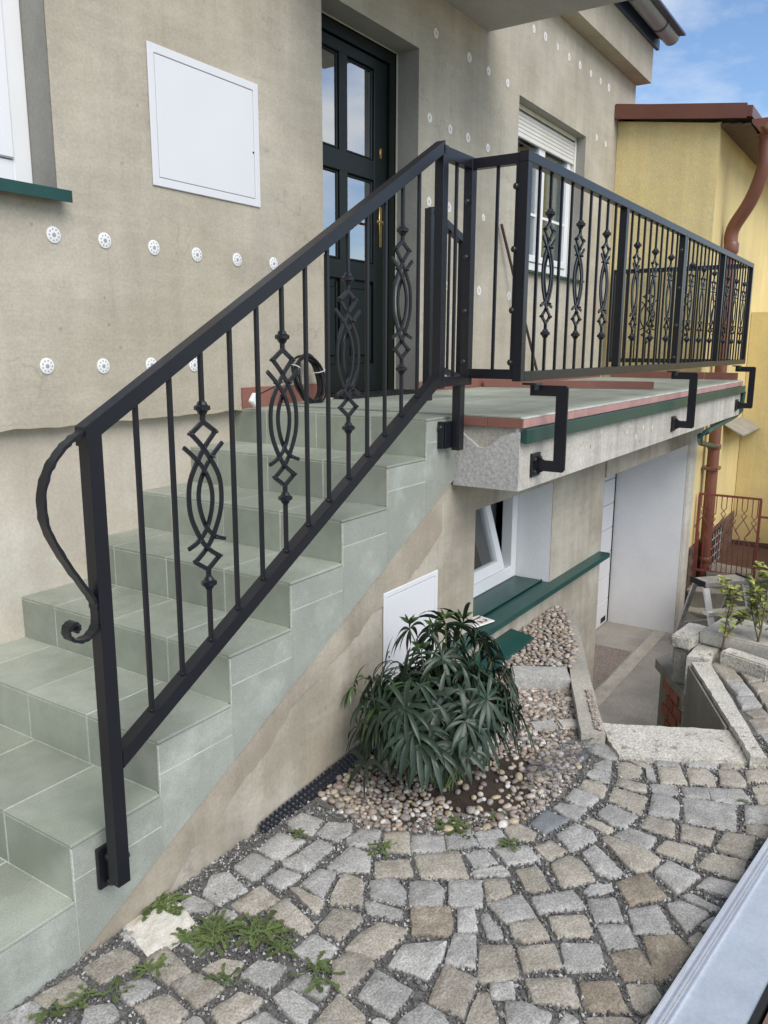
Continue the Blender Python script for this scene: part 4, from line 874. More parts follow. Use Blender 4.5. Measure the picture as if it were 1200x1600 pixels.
cabinet(1.306, 1.963, 1.921, 2.465, UY, 'large square white hatch on the upper wall left of the door', (1.92, 2.16))
cabinet(1.475, 1.915, -.12, .300, .003, 'small white hatch in the lower wall behind the dark shrub', (1.515, 0.02))
# house number plate lying on the sill
npz = thing('house_number_plate', 'white house number plate with dark red 12 lying on green sill', 'number plate', (2.43, .03, -.095))
pb = M().box(-.075, .075, -.055, .055, 0, .009, .004); rm = Matrix.Rotation(R(-14), 4, 'Z')
pb.v = [tuple(rm @ Vector(p)+Vector((2.40, .035, -.0955))) for p in pb.v]; pb.build('plate', PLATE, npz)
fc = bpy.data.curves.new('digits', 'FONT'); fc.body = '12'; fc.size = .085; fc.extrude = .0006; fc.align_x = 'CENTER'; fc.align_y = 'CENTER'
fo = bpy.data.objects.new('digits', fc); COL.objects.link(fo); dg = bpy.context.evaluated_depsgraph_get()
me = bpy.data.meshes.new_from_object(fo.evaluated_get(dg)); bpy.data.objects.remove(fo); me.materials.append(DIGIT)
dgt = link('digits', me, npz, (2.415, .030, -.0855)); dgt.rotation_euler = (0, 0, R(-104))
# ------------------------------------------------------------------ cobbles, gravel, pebbles
pave = link('cobble_paving', (lambda q: (q.materials.append(GRIT), q)[1])(M().add([(x, y, GZ+.006) for x, y in [(-2.2, -.004), (-2.2, -3.4), (5.5, -3.4), (5.5, -1.02), (3.42, -1.02), (3.0, -.95), (2.26, -1.29), (2.0, -1.25), (1.86, -.86), (1.55, -.80), (1.2, -.72), (.9, -.30), (1.0, -.004)]], [tuple(range(13))]).mesh('cobble_paving')), kind='structure')
bm = bmesh.new(); bm.from_mesh(pave.data); bmesh.ops.triangulate(bm, faces=bm.faces); bm.to_mesh(pave.data); bm.free()
GM = {'g': GRANITE, 't': GRANITE_TAN, 'b': GRANITE_BROWN, 'u': GRANITE_BLUE}
def stone_geo(m, pts, top, h=.05, rng=random, grow=1.085):
    """a hewn sett: irregular outline, worn rounded edges and a slightly hollow or domed head"""
    n = len(pts); cx = sum(p[0] for p in pts)/n; cy = sum(p[1] for p in pts)/n
    pts = [(cx+(x-cx)*grow, cy+(y-cy)*grow) for x, y in pts]
    ol = []
    for i in range(n):
        p, q, o = Vector(pts[i]), Vector(pts[(i+1) % n]), Vector(pts[i-1])
        d1 = (q-p); d0 = (o-p); r = min(.008, d1.length*.2, d0.length*.2)
        c0 = p+d0.normalized()*r; c1 = p+d1.normalized()*r
        ol.append(c0); ol.append(p*.5+(c0+c1)*.25); ol.append(c1)
        L1 = d1.length; k = max(1, int(L1/.028)); nn = Vector((-d1.y, d1.x)).normalized()
        e1 = q-d1.normalized()*r
        for t in range(1, k+1):
            ol.append(c1.lerp(e1, t/(k+1))+nn*rng.uniform(-.0022, .0022))
    k = len(ol); c = Vector((cx, cy)); tilt = Vector((rng.uniform(-.04, .04), rng.uniform(-.04, .04))); dome = rng.uniform(-.002, .004)
    rings = [(1.02, -h), (1.0, -.011), (.972, -.0035), (.915, -.0004), (.55, dome*.8)]
    v = []
    for s_, dz in rings:
        for p in ol:
            q = c+(p-c)*s_; j = rng.uniform(-.0013, .0013) if s_ < 1 else 0
            v.append((q.x, q.y, top+dz+j+tilt.dot(q-c)))
    v.append((c.x, c.y, top+dome))
    f = []
    for r_ in range(4): f += [(r_*k+i, r_*k+(i+1) % k, (r_+1)*k+(i+1) % k, (r_+1)*k+i) for i in range(k)]
    f += [(4*k+i, 4*k+(i+1) % k, 5*k) for i in range(k)]
    m.add(v, f)
rng = random.Random(21)
for kd, pts in STONES:
    m = M(); tz = -.3295+rng.uniform(-.004, .003)
    if min(p[0] for p in pts) > 2.62: tz += .012
    stone_geo(m, pts, tz, rng=rng); m.build('cobblestone', GM[kd], pave, smooth=48)
# the setts outside the picture, one mass
from bisect import bisect
cent = [(sum(p[0] for p in q)/len(q), sum(p[1] for p in q)/len(q)) for _, q in STONES]
def inpoly(x, y, P):
    c = False; j = len(P)-1
    for i in range(len(P)):
        if (P[i][1] > y) != (P[j][1] > y) and x < (P[j][0]-P[i][0])*(y-P[i][1])/(P[j][1]-P[i][1])+P[i][0]: c = not c
        j = i
    return c
m1, m2 = M(), M()
for r_ in range(27):
    y = -.07-.118*r_; x = -2.15+rng.uniform(0, .1)
    while x < 5.3:
        w = rng.uniform(.09, .15)
        q = [(x+rng.uniform(0, .012), y-.104+rng.uniform(-.006, .006)), (x+w-.014, y-.104+rng.uniform(-.006, .006)), (x+w-.016+rng.uniform(0, .01), y+rng.uniform(-.006, .006)), (x+.004, y+rng.uniform(-.006, .006))]
        mx_, my_ = x+w/2, y-.052
        near = min((a-mx_)**2+(b-my_)**2 for a, b in cent)
        ok = near > .0145 and not (mx_ > .82 and my_ > -.9 and mx_ < 2.1) and not any(inpoly(a, b, PIT) for a, b in q+[(mx_, my_)]) and not (mx_ > 1.9 and my_ > -1.36 and mx_ < 2.9)
        ok = ok and not (mx_ > 2.2 and my_ > -1.08) and not (mx_ > 2.9 and my_ > -1.22)
        hit = any(inpoly(a, b, s_) for _, s_ in STONES for a, b in q+[(mx_, my_)])
        if ok and not hit: stone_geo(m1 if rng.random() < .55 else m2, q, -.330+rng.uniform(-.004, .003), rng=rng)
        x += w
m1.build('cobblestones', GRANITE, pave, smooth=48, kind='stuff'); m2.build('cobblestones', GRANITE_TAN, pave, smooth=48, kind='stuff')
# chips filling the joints
gm = M(); rng = random.Random(4)
OCT = [(1, 0, 0), (-1, 0, 0), (0, 1, 0), (0, -1, 0), (0, 0, 1), (0, 0, -1)]; OF = [(0, 2, 4), (2, 1, 4), (1, 3, 4), (3, 0, 4), (2, 0, 5), (1, 2, 5), (3, 1, 5), (0, 3, 5)]
bbox = [(min(p[0] for p in q), max(p[0] for p in q), min(p[1] for p in q), max(p[1] for p in q), q) for _, q in STONES]
cnt = 0
while cnt < 21000:
    x = rng.uniform(-.4, 2.4); y = rng.uniform(-1.45, 0)
    if x-y*.2 > 3.2: continue
    if inpoly(x, y, PIT) or (x > .95 and y > -.42) or ((x-1.45)**2+(y+.38)**2 < .33**2): continue
    if any(a < x < b and c < y < d and inpoly(x, y, q) for a, b, c, d, q in bbox): 
        if rng.random() > .012: continue
    s_ = rng.uniform(.0024, .0060)*(1.5 if rng.random() < .05 else 1)
    gm.add([(x+a*s_*rng.uniform(.6, 1.4), y+b*s_*rng.uniform(.6, 1.4), -.3365+rng.uniform(-.002, .006)+c*s_*.7) for a, b, c in OCT], OF); cnt += 1
gm.build('joint_chips', GRIT_BIT, pave, kind='stuff')

BED = [(1.0, -.03), (.90, -.27), (.97, -.43), (1.1, -.60), (1.2, -.695), (1.36, -.75), (1.51, -.765), (1.68, -.765), (1.80, -.75), (1.90, -.69), (2.0, -.62), (2.30, -.50), (2.36, -.30), (2.36, -.02)]
so = M(); v = []; nn = 26
for i in range(nn):
    for j in range(nn):
        x = .86+1.6*i/(nn-1); y = -.80+.80*j/(nn-1)
        hgt = .028*math.exp(-((x-1.42)**2+(y+.33)**2)/.09)+.010*mnoise.noise(Vector((x*7, y*7, 0)))
        v.append((x, y, -.352+hgt if inpoly(x, y, BED) else -.372))
so.add(v, [q for q in [(i*nn+j, (i+1)*nn+j, (i+1)*nn+j+1, i*nn+j+1) for i in range(nn-1) for j in range(nn-1)] if any(v[k][2] > -.3719 for k in q)])
so.build('bed_soil', SOIL, smooth=60, kind='structure')
import numpy as np
bmi = bmesh.new(); bmesh.ops.create_icosphere(bmi, subdivisions=2, radius=1); bmi.verts.index_update()
ICO = np.array([q.co[:] for q in bmi.verts]); ICF = [[w.index for w in q.verts] for q in bmi.faces]; bmi.free()
def pebbles(name, spots, m, seed):
    r = np.random.RandomState(seed); V = []; F = []; o = 0
    for x, y, z, s_ in spots:
        sc_ = s_*np.array([r.uniform(.85, 1.45), r.uniform(.75, 1.1), r.uniform(.5, .78)])
        k = ICO*(1+.10*np.sin(ICO@r.uniform(-2.4, 2.4, 3)+r.uniform(0, 6))[:, None])*sc_
        ang = r.uniform(0, 6.28); ti = r.uniform(-.5, .5); ca, sa = math.cos(ang), math.sin(ang); ct, st_ = math.cos(ti), math.sin(ti)
        A = np.array([[ca, -sa, 0], [sa, ca, 0], [0, 0, 1]])@np.array([[1, 0, 0], [0, ct, -st_], [0, st_, ct]])
        V.append(k@A.T+np.array([x, y, z])); F += [(a+o, b+o, c+o) for a, b, c in ICF]; o += len(ICO)
    me = bpy.data.meshes.new(name); me.from_pydata(np.concatenate(V).tolist(), [], F)
    for p in me.polygons: p.use_smooth = True
    me.materials.append(m); return link(name, me, kind='stuff')
def scatter(poly, n, zf, s0, s1, rng, dens=lambda x, y: 1, minf=.95):
    xs = [p[0] for p in poly]; ys_ = [p[1] for p in poly]; out_ = []; grid = {}; tries = 0
    while len(out_) < n and tries < n*40:
        tries += 1
        x = rng.uniform(min(xs), max(xs)); y = rng.uniform(min(ys_), max(ys_))
        if not inpoly(x, y, poly) or rng.random() > dens(x, y): continue
        s_ = rng.uniform(s0, s1)*(1 if rng.random() < .75 else 1.3); gx, gy_ = int(x/.03), int(y/.03); ok = True
        for i in (-1, 0, 1):
            for j in (-1, 0, 1):
                for (a, b, c_) in grid.get((gx+i, gy_+j), ()):
                    if (a-x)**2+(b-y)**2 < ((c_+s_)*minf)**2: ok = False
        if not ok: continue
        grid.setdefault((gx, gy_), []).append((x, y, s_)); out_.append((x, y, zf(x, y)+s_*.35, s_))
    return out_
rng = random.Random(8)
def soilz(x, y): return -.350+.028*math.exp(-((x-1.42)**2+(y+.33)**2)/.09)
def dens(x, y):
    d = 1
    for cx, cy, r_, k in ((1.34, -.48, .21, .01), (1.60, -.56, .12, .02), (1.20, -.55, .10, .05), (1.46, -.57, .11, .05), (1.06, -.40, .08, .12)):
        q = ((x-cx)**2+(y-cy)**2)/(r_*(1+.5*mnoise.noise(Vector((x*14, y*14, 2)))))**2
        d = min(d, k+(1-k)*max(0, min(1, (q-.45)*1.6)))
    return d
sp1 = scatter(BED, 1500, soilz, .0075, .0150, rng, dens, .86)+scatter(BED, 700, lambda x, y: soilz(x, y)+.010, .007, .014, rng, lambda x, y: dens(x, y)**4)
pebbles('pebble_bed', sp1, PEBBLE, 1)
UP = [(2.42, -.0), (2.36, -.12), (2.52, -.42), (2.78, -.36), (3.39, -.055), (3.37, .0)]
sp2 = scatter(UP, 700, lambda x, y: -.29, .010, .016, rng)+scatter(UP, 500, lambda x, y: -.277, .010, .015, rng)
pebbles('pebble_strip', sp2, PEBBLE_GREY, 2)
LO = [(2.05, -.03), (2.05, -.56), (2.16, -.62), (2.44, -.47), (2.48, -.03)]
sp3 = scatter(LO, 500, lambda x, y: -.352, .010, .016, rng)+scatter(LO, 350, lambda x, y: -.340, .010, .016, rng)
pebbles('pebble_pocket', sp3, PEBBLE_GREY, 3)
M().add([(x, y, -.30) for x, y in UP], [tuple(range(6))]).add([(x, y, -.36) for x, y in LO], [tuple(range(5))]).build('strip_soil', SOIL, kind='structure')

# granite kerb block between the pebbles, two small kerb stones
def rough_block(name, p0, p1, w, z0, z1, m, label, cat, seed, jit=.004, cuts=3):
    r = random.Random(seed); p0, p1 = Vector((*p0, 0)), Vector((*p1, 0)); d = (p1-p0); Lg = d.length; d.normalize(); nrm = Vector((-d.y, d.x, 0))
    bm = bmesh.new(); bmesh.ops.create_cube(bm, size=1)
    for q in bm.verts: q.co = Vector((q.co.x*Lg, q.co.y*w, q.co.z*(z1-z0)))
    bmesh.ops.bevel(bm, geom=bm.edges[:], offset=min(.008, w*.2, (z1-z0)*.2), segments=2, affect='EDGES')
    bmesh.ops.subdivide_edges(bm, edges=[e for e in bm.edges if e.calc_length() > .05], cuts=cuts, use_grid_fill=True)
    off = Vector((seed*3.1, seed*1.7, 0))
    for q in bm.verts: q.co += Vector((mnoise.noise(q.co*28+off), mnoise.noise(q.co*28+off+Vector((9, 0, 0))), mnoise.noise(q.co*28+off+Vector((0, 9, 0)))))*jit
    bm.verts.index_update(); mid = (p0+p1)/2; mid.z = (z0+z1)/2
    mm_ = M(); mm_.add([mid+d*q.co.x+nrm*q.co.y+Vector((0, 0, q.co.z)) for q in bm.verts], [[k.index for k in q.verts] for q in bm.faces]); bm.free()
    o = mm_.build(name, m, smooth=50)
    if label: tag(o, label, cat)
    return o
rough_block('granite_block', (2.32, -.20), (2.45, -.44), .145, -.42, -.272, GRANITE, 'grey granite block holding back pebbles beside the basement wall', 'granite block', 1)
rough_block('kerb_stone', (1.925, -.47), (2.005, -.555), .085, -.42, -.325, GRANITE, 'small grey kerb stone at the foot of the pebbles beside the shrub', 'kerb stone', 2)
rough_block('kerb_stone', (2.012, -.56), (2.085, -.655), .085, -.42, -.325, CONC_PALE, 'small pale kerb stone touching the left pit wall', 'kerb stone', 3)

# pit walls
def slab(name, poly, z0, z1, m, label, cat, seed=0):
    mm_ = M().prism(poly, 'z', z0, z1); me = mm_.mesh(name)
    bm = bmesh.new(); bm.from_mesh(me)
    bmesh.ops.subdivide_edges(bm, edges=[e for e in bm.edges if e.calc_length() > .12], cuts=14, use_grid_fill=False)
    bmesh.ops.triangulate(bm, faces=[f for f in bm.faces if len(f.verts) > 4])
    for q in bm.verts:
        if q.co.z > z1-.02: q.co += Vector((mnoise.noise(q.co*55), mnoise.noise(q.co*55+Vector((5, 5, 5))), mnoise.noise(q.co*40)*.8))*.0055
    bm.to_mesh(me); bm.free(); me.materials.append(m); o = link(name, me); tag(o, label, cat); return o
slab('pit_wall', [(3.425, -.004), (1.905, -.70), (1.955, -.785), (2.10, -.715), (3.475, -.085)], -1.55, -.288, CONC, 'narrow concrete wall along the left edge of the sunken driveway', 'retaining wall')
gs = M(); rng = random.Random(31); gi = 0
while gi < 420:
    t = rng.uniform(0, 1); x = 1.965+.36*t; y = -.752+.168*t+rng.uniform(-.015, .015); s_ = rng.uniform(.003, .0065)
    gs.add([(x+a*s_, y+b*s_, -.2815+c*s_*.8) for a, b, c in OCT], OF); gi += 1
gs.build('grit_in_channel', PEBBLE_GREY, kind='stuff')
slab('front_kerb', [(1.86, -.875), (1.96, -.80), (2.105, -.722), (2.335, -1.19), (2.235, -1.25), (2.095, -1.31)], -1.55, -.318, CONC_OLD, 'broad rough pale concrete sill across the near end of the pit', 'kerb')
slab('pit_wall', [(2.955, -.898), (3.005, -.978), (2.10, -1.372), (2.08, -1.318), (2.23, -1.254), (2.34, -1.195)], -1.55, -.285, CONC_OLD, 'lichen stained concrete wall along the right edge of the pit', 'retaining wall')
slab('pit_wall', [(3.028, -.858), (3.046, -.968), (3.60, -.985), (3.60, -.905)], -1.55, -.283, CONC_OLD, 'short concrete wall end running from the bend to the slabs', 'retaining wall')
# inner cladding of the right pit wall, in a darker, greyer concrete
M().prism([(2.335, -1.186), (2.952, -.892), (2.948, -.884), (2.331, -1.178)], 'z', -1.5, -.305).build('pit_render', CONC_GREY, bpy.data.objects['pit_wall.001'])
lw_ = thing('brick_wall', 'low brick wall end with grey coping beside the driveway pit', 'wall', (3.2, -.75, -1.5))
M().prism([(3.46, -.60), (3.09, -.835), (3.02, -.865), (3.02, -.99), (3.85, -.985), (3.85, -.745)], 'z', -.555, -.50).build('coping', CONC_GREY, lw_)
M().prism([(3.44, -.64), (3.10, -.85), (3.08, -.97), (3.83, -.97), (3.83, -.76)], 'z', -1.5, -.556).build('core', CONC_GREY, lw_)
d = Vector((3.10-3.44, -.85+.64, 0)); Lg = d.length; d.normalize(); nrm = Vector((d.y, -d.x, 0))
if nrm.x > 0: nrm = -nrm
bkm = M().box(-.118, 0, -.012, .010, 0, .062, .003).mesh('brick'); bkm.materials.append(BRICK_RED)
ang = math.atan2(d.y, d.x)
for r_ in range(13):
    for k in range(3):
        t = .08+.128*k+(.064 if r_ % 2 else 0)
        if t+.0 > Lg-.08: continue
        p = Vector((3.44, -.64, 0))+d*t+nrm*.001
        o = link('brick', bkm, lw_, (p.x, p.y, -.63-.073*r_)); o.rotation_euler = (0, 0, ang+math.pi)
rough_block('concrete_block', (3.13, -.80), (3.40, -.83), .11, -.29, -.225, CONC_OLD, 'weathered concrete block lying on the pit wall bend', 'concrete block', 5)
rough_block('concrete_block', (3.16, -.80), (3.30, -.80), .08, -.499, -.295, CONC, 'small concrete block under the weathered one at the bend', 'concrete block', 6)
rough_block('stone_slab', (3.42, -.90), (3.30, -1.55), .36, -.278, -.208, CONC_PALE, 'long pale stone slab under the leafy sapling', 'stone slab', 7, .005, 4)
rough_block('edging_stone', (3.135, -1.02), (3.045, -1.26), .09, -.335, -.245, CONC_OLD, 'mossy pale edging stone in front of the long slab', 'edging stone', 8)

# black dimpled foundation sheet along the wall
mb = M(); nx_, nz_ = 150, 12; v = []
for i in range(nx_):
    for j in range(nz_):
        x = .70+.72*i/(nx_-1); t = j/(nz_-1)
        cell = math.sin(x*2*math.pi/.022)*math.sin(t*math.pi*3.0+.8)
        hgt = .012+.046*min(1, max(0, (x-.40)/.75))
        v.append((x, -.006-.030*t*min(1, .3+x*.7)-.007*max(0, cell), -.338+hgt*(1-t)+.004*mnoise.noise(Vector((x*9, 0, 0)))))
mb.add(v, [(i*nz_+j, (i+1)*nz_+j, (i+1)*nz_+j+1, i*nz_+j+1) for i in range(nx_-1) for j in range(nz_-1)])
tag(mb.build('dimple_sheet', MEMBRANE, smooth=60), 'strip of black dimpled plastic sheet along the foot of the stair wall', 'plastic sheet')
# crumpled clear film on the pebbles
fl = M(); v = []; nn = 40
for i in range(nn):
    for j in range(nn):
        a, b = i/(nn-1), j/(nn-1); x = 1.46+.54*a-.02*b; y = -.745+.17*b-.075*a
        p = Vector((x*13, y*13, 0)); h = mnoise.noise(p)*.014+abs(mnoise.noise(p*2.3))*.022+abs(mnoise.noise(p*4.3))*.012
        x += .012*mnoise.noise(p*1.7+Vector((4, 0, 0))); y += .02*mnoise.noise(Vector((a*5, b*5, 3)))
        v.append((x, y, -.328+h+.008*math.sin(a*3.1)))
fl.add(v, [(i*nn+j, (i+1)*nn+j, (i+1)*nn+j+1, i*nn+j+1) for i in range(nn-1) for j in range(nn-1) if ((i/nn-.5)**2+(j/nn-.5)**2) < .22+.05*mnoise.noise(Vector((i*.3, j*.3, 1)))])
tag(fl.build('clear_film', FILM, smooth=70), 'crumpled clear plastic film lying on the pebbles', 'plastic film')
# spilled mortar
mo = M(); nn = 26; v = []
for i in range(nn):
    for j in range(nn):
        a, b = i/(nn-1)*2-1, j/(nn-1)*2-1; x = .205+a*.085+b*.03; y = -.085+b*.10
        e = .55-(a*a+b*b)*.8+.9*mnoise.noise(Vector((a*2.9, b*2.9, 5)))+.35*mnoise.noise(Vector((a*7, b*7, 1))); v.append((x, y, -.3295+.008*max(-.9, min(.6, e))+.002*mnoise.noise(Vector((x*60, y*60, 0)))))
mo.add(v, [(i*nn+j, (i+1)*nn+j, (i+1)*nn+j+1, i*nn+j+1) for i in range(nn-1) for j in range(nn-1)])
mo.build('spilled_mortar', MORTAR, smooth=60, kind='stuff')

# aluminium board in the lower right corner
ab = thing('aluminium_board', 'long silver aluminium board with ribbed edge lying at lower right', 'aluminium board', (1.0, -1.5, -.33))
U_ = Vector((.9920, -.1262, 0)); V_ = Vector((-.1262, -.9920, 0)); O_ = Vector((.549, -1.342, 0))
def AB(u, v, z): p = O_+U_*u+V_*v; return (p.x, p.y, z)
def strip(m, v0, v1, z0, z1, u0=-.75, u1=3.0):
    q = [AB(u, v, z) for u in (u0, u1) for v, z in ((v0, z0), (v1, z0), (v1, z1), (v0, z1))]
    return m.add(q, [(0, 1, 2, 3), (7, 6, 5, 4)]+[(i, (i+1) % 4, 4+(i+1) % 4, 4+i) for i in range(4)])
st = M(); strip(st, 0, .004, -.33, -.266); strip(st, .0045, .019, -.33, -.2755); strip(st, .0195, .0235, -.33, -.266); strip(st, .0245, .0355, -.33, -.2775); strip(st, .0365, .0405, -.33, -.2675); strip(st, .001, .040, -.33, -.283)
st.build('edge_profile', ALU, ab)
sh = M(); nu, nv = 90, 8; v = []
for i in range(nu):
    for j in range(nv):
        u = -.75+3.75*i/(nu-1); w = .0407+.137*j/(nv-1); v.append(AB(u, w, -.2745+.0012*mnoise.noise(Vector((u*5, w*14, 0)))))
sh.add(v, [(i*nv+j, (i+1)*nv+j, (i+1)*nv+j+1, i*nv+j+1) for i in range(nu-1) for j in range(nv-1)])
sh.build('sheet', ALU_SHEET, ab, smooth=60)
e2 = M(); strip(e2, .178, .190, -.33, -.271); e2.build('rubber_edge', RUBBER, ab)
wb = M(); strip(wb, .200, .36, -.33, -.29); tag(wb.build('wooden_plank', WOOD), 'brown wooden plank beside the silver aluminium board', 'plank')
# ------------------------------------------------------------------ plants
def leaflet(m, base, d, up, ln, wd, droop, rng, seg=7):
    """a lanceolate leaflet with a folded midrib, arching over"""
    base = Vector(base); d = Vector(d).normalized(); side = d.cross(Vector(up)).normalized(); v = []; p = base.copy()
    roll = rng.uniform(-.3, .3)
    for i in range(seg+1):
        t = i/seg; w = wd*max(.08, math.sin(math.pi*min(1, t*.95+.05))**1.15) if t < 1 else 0
        n_ = side.cross(d).normalized(); s2 = side*math.cos(roll)+n_*math.sin(roll)
        v += [p-s2*w+n_*w*.28, p-n_*w*.05, p+s2*w+n_*w*.28]
        d = (d+Vector((0, 0, -droop*(.5+t)))).normalized(); p = p+d*ln/seg
    m.add(v, [(3*i+a, 3*i+a+1, 3*i+a+4, 3*i+a+3) for i in range(seg) for a in (0, 1)])
shrub = thing('shrub', 'dark green shrub with drooping finger shaped leaves in the pebble bed', 'shrub', (1.40, -.30, -.34))
rng = random.Random(13)
BASEP = Vector((1.34, -.37, -.345)); CEN = Vector((1.33, -.35, -.02))
pts = [Vector(p) for p in WHORLS]
for k in range(30):                                   # the far side and the inside of the bush
    a = rng.uniform(0, 6.28); e = rng.uniform(-.3, 1.2)
    q = CEN+Vector((.24*math.cos(a)*math.cos(e), .22*math.sin(a)*math.cos(e), .20*math.sin(e)-.03))*rng.uniform(.55, 1.0)
    if q.y < -.05: pts.append(q)
for k in range(34):                                   # the skirt of low leaves towards the pebbles and along the wall
    a = rng.uniform(2.0, 4.3) if k < 22 else rng.uniform(4.3, 6.6); q = Vector((1.33+.25*math.cos(a), -.35+.22*math.sin(a), rng.uniform(-.13, .06) if k < 22 else rng.uniform(-.06, .10)))
    if q.y < -.05: pts.append(q)
def wallclip(q): return Vector((q.x, min(q.y, -.05), q.z))
petm = M()
for k, c in enumerate(pts):
    c = wallclip(c); o_ = (c-CEN); o_.z *= .6; outw = Vector((o_.x, o_.y, 0)); outw = outw.normalized() if outw.length > .02 else Vector((-.6, -.7, 0))
    axis = (outw*.95+Vector((0, 0, .60))+Vector((rng.uniform(-.3, .3), rng.uniform(-.3, .3), 0))).normalized()
    t1 = axis.orthogonal().normalized(); t2 = axis.cross(t1); n_ = rng.choice((8, 9, 10, 10, 11)); a0 = rng.uniform(0, 6.28); m = M(); sz = rng.uniform(.85, 1.15)
    for i in range(n_):
        a = a0+i*2*math.pi*.86/n_+rng.uniform(-.12, .12)
        dd = (t1*math.cos(a)+t2*math.sin(a))+axis*rng.uniform(.10, .42)
        leaflet(m, c, dd, axis, rng.uniform(.125, .170)*sz, rng.uniform(.0088, .0118)*sz, rng.uniform(.20, .36)*(.75 if c.z < -.08 else 1), rng)
    m.v = [(x, min(y, -.006), max(z, -.335)) for x, y, z in m.v]
    m.build('leaf', LEAF if rng.random() < .955 else LEAF_UP, shrub, smooth=50)
    b = BASEP+Vector((rng.uniform(-.08, .08), rng.uniform(-.06, .06), 0)); mid = b.lerp(c, .55)+Vector((0, 0, .05))
    petm.tube(smooth_curve([tuple(b), tuple(mid), tuple(c)], 4), .0026, 5)
petm.build('stem', STEM, shrub, smooth=60)
tips = M()
for k in range(5):                                    # young upright rosettes at the top
    c = wallclip(pts[(10, 11, 27, 12, 0, 13, 1, 19, 28)[k]])+Vector((0, 0, .02))
    for i in range(6):
        a = i*1.05; leaflet(tips, c, (math.cos(a)*.8, math.sin(a)*.8, 1), (math.cos(a+1.6), math.sin(a+1.6), 0), .05, .008, .16, rng, 5)
tips.v = [(x, min(y, -.006), z) for x, y, z in tips.v]
tips.build('young_shoots', LEAF_UP, shrub, smooth=50)
# foliage filling the heart of the bush
fill = M()
for k in range(260):
    a = rng.uniform(0, 6.28); e = rng.uniform(-1, 1.3); rr = rng.uniform(.1, .62)
    c = CEN+Vector((.22*math.cos(a)*math.cos(e), .18*math.sin(a)*math.cos(e), .20*math.sin(e)-.05))*rr; c = wallclip(c)
    leaflet(fill, c, (rng.uniform(-1, 1), rng.uniform(-1, 1), rng.uniform(-.2, .7)), (0, 0, 1), rng.uniform(.10, .15), rng.uniform(.011, .015), .35, rng, 4)
fill.v = [(x, min(y, -.006), max(z, -.335)) for x, y, z in fill.v]
fill.build('inner_foliage', LEAF, shrub, smooth=50, kind='stuff')

def weed(x, y, r, n, label, seed, flat=.35, wide=.22, group=None):
    rg = random.Random(seed); m = M(); z = -.331; n = int(n*1.5)
    for i in range(n):
        a = rg.uniform(0, 6.28); rr = r*rg.uniform(.4, 1.05); d = Vector((math.cos(a), math.sin(a), flat*rg.uniform(.05, .95)))
        p = Vector((x+rg.uniform(-.3, .3)*r, y+rg.uniform(-.3, .3)*r, z))
        ln, wd, dr = rr, rr*wide*rg.uniform(.45, .85), rg.uniform(.04, .14); wob = rg.uniform(-.10, .10)
        d.normalize(); v = []; seg = 10
        for k in range(seg+1):
            side = d.cross(Vector((0, 0, 1))).normalized(); nn_ = side.cross(d)
            t = k/seg; w = wd*(.14+.86*t**1.1)*((1.0, .50)[k % 2] if t < .85 else (.75 if t < .99 else .12))
            w2 = wd*(.14+.86*t**1.1)*((.55, 1.0)[k % 2] if t < .85 else (.75 if t < .99 else .12))
            v += [p-side*w+nn_*w*.25, p, p+side*w2+nn_*w2*.25]
            d = (d+Vector((0, 0, -dr))+side*wob).normalized(); p = p+d*ln/seg; p.z = max(p.z, z+.004+.004*rg.random())
        m.add(v, [(3*k+a_, 3*k+a_+1, 3*k+a_+4, 3*k+a_+3) for k in range(seg) for a_ in (0, 1)])
    return tag(m.build('weed', WEED, smooth=60), label, 'weed', 'weeds growing in the paving joints')
weed(.262, -.022, .085, 34, 'bushy weed squeezed against the stair wall by the post', 1, .9, .24)
weed(.215, -.205, .06, 22, 'leafy weed at the left end of the big weed patch', 2, .5)
weed(.262, -.245, .085, 46, 'largest weed, with ragged leaves, in the middle of the patch', 3, .6, .17)
weed(.330, -.345, .075, 34, 'round leaved weed at the right of the big patch', 4, .55, .24)
weed(.322, -.425, .055, 20, 'weed joining the big patch to the lone rosette on its right', 5, .4)
weed(.300, -.56, .075, 16, 'star shaped rosette weed at the right tip of the weed row', 6, .3)
weed(.075, -.196, .05, 14, 'pale green rosette weed left of the mortar spill', 7, .4, .28)
weed(.152, -.392, .055, 9, 'sparse weed with few long leaves below the big patch', 8, .3)
weed(-.085, -.125, .055, 11, 'broad leaved weed near the lowest step', 9, .35, .34)
weed(-.155, -.095, .05, 10, 'dark broad leaved weed closest to the bottom left corner', 10, .35, .34)
weed(-.024, -.175, .045, 7, 'small four leaved weed beside the broad leaved one', 11, .35, .36)
weed(.762, -.141, .035, 10, 'tiny bright weed between grey setts near the black sheet', 12, .5, .3)
weed(.845, -.407, .06, 14, 'reddish stemmed weed on the ring of border setts', 13, .4)
weed(1.075, -.545, .07, 18, 'low spreading weed at the pebble edge below the shrub', 14, .4, .3)
weed(1.092, -.755, .05, 12, 'bright green upright weed in the border ring of setts', 15, .8, .28)
weed(1.80, -1.345, .035, 6, 'small flat weed among setts near the silver board', 16, .3, .34)
weed(1.215, -.640, .04, 8, 'faint weed among pebbles beside the bright one', 17, .4, .26)
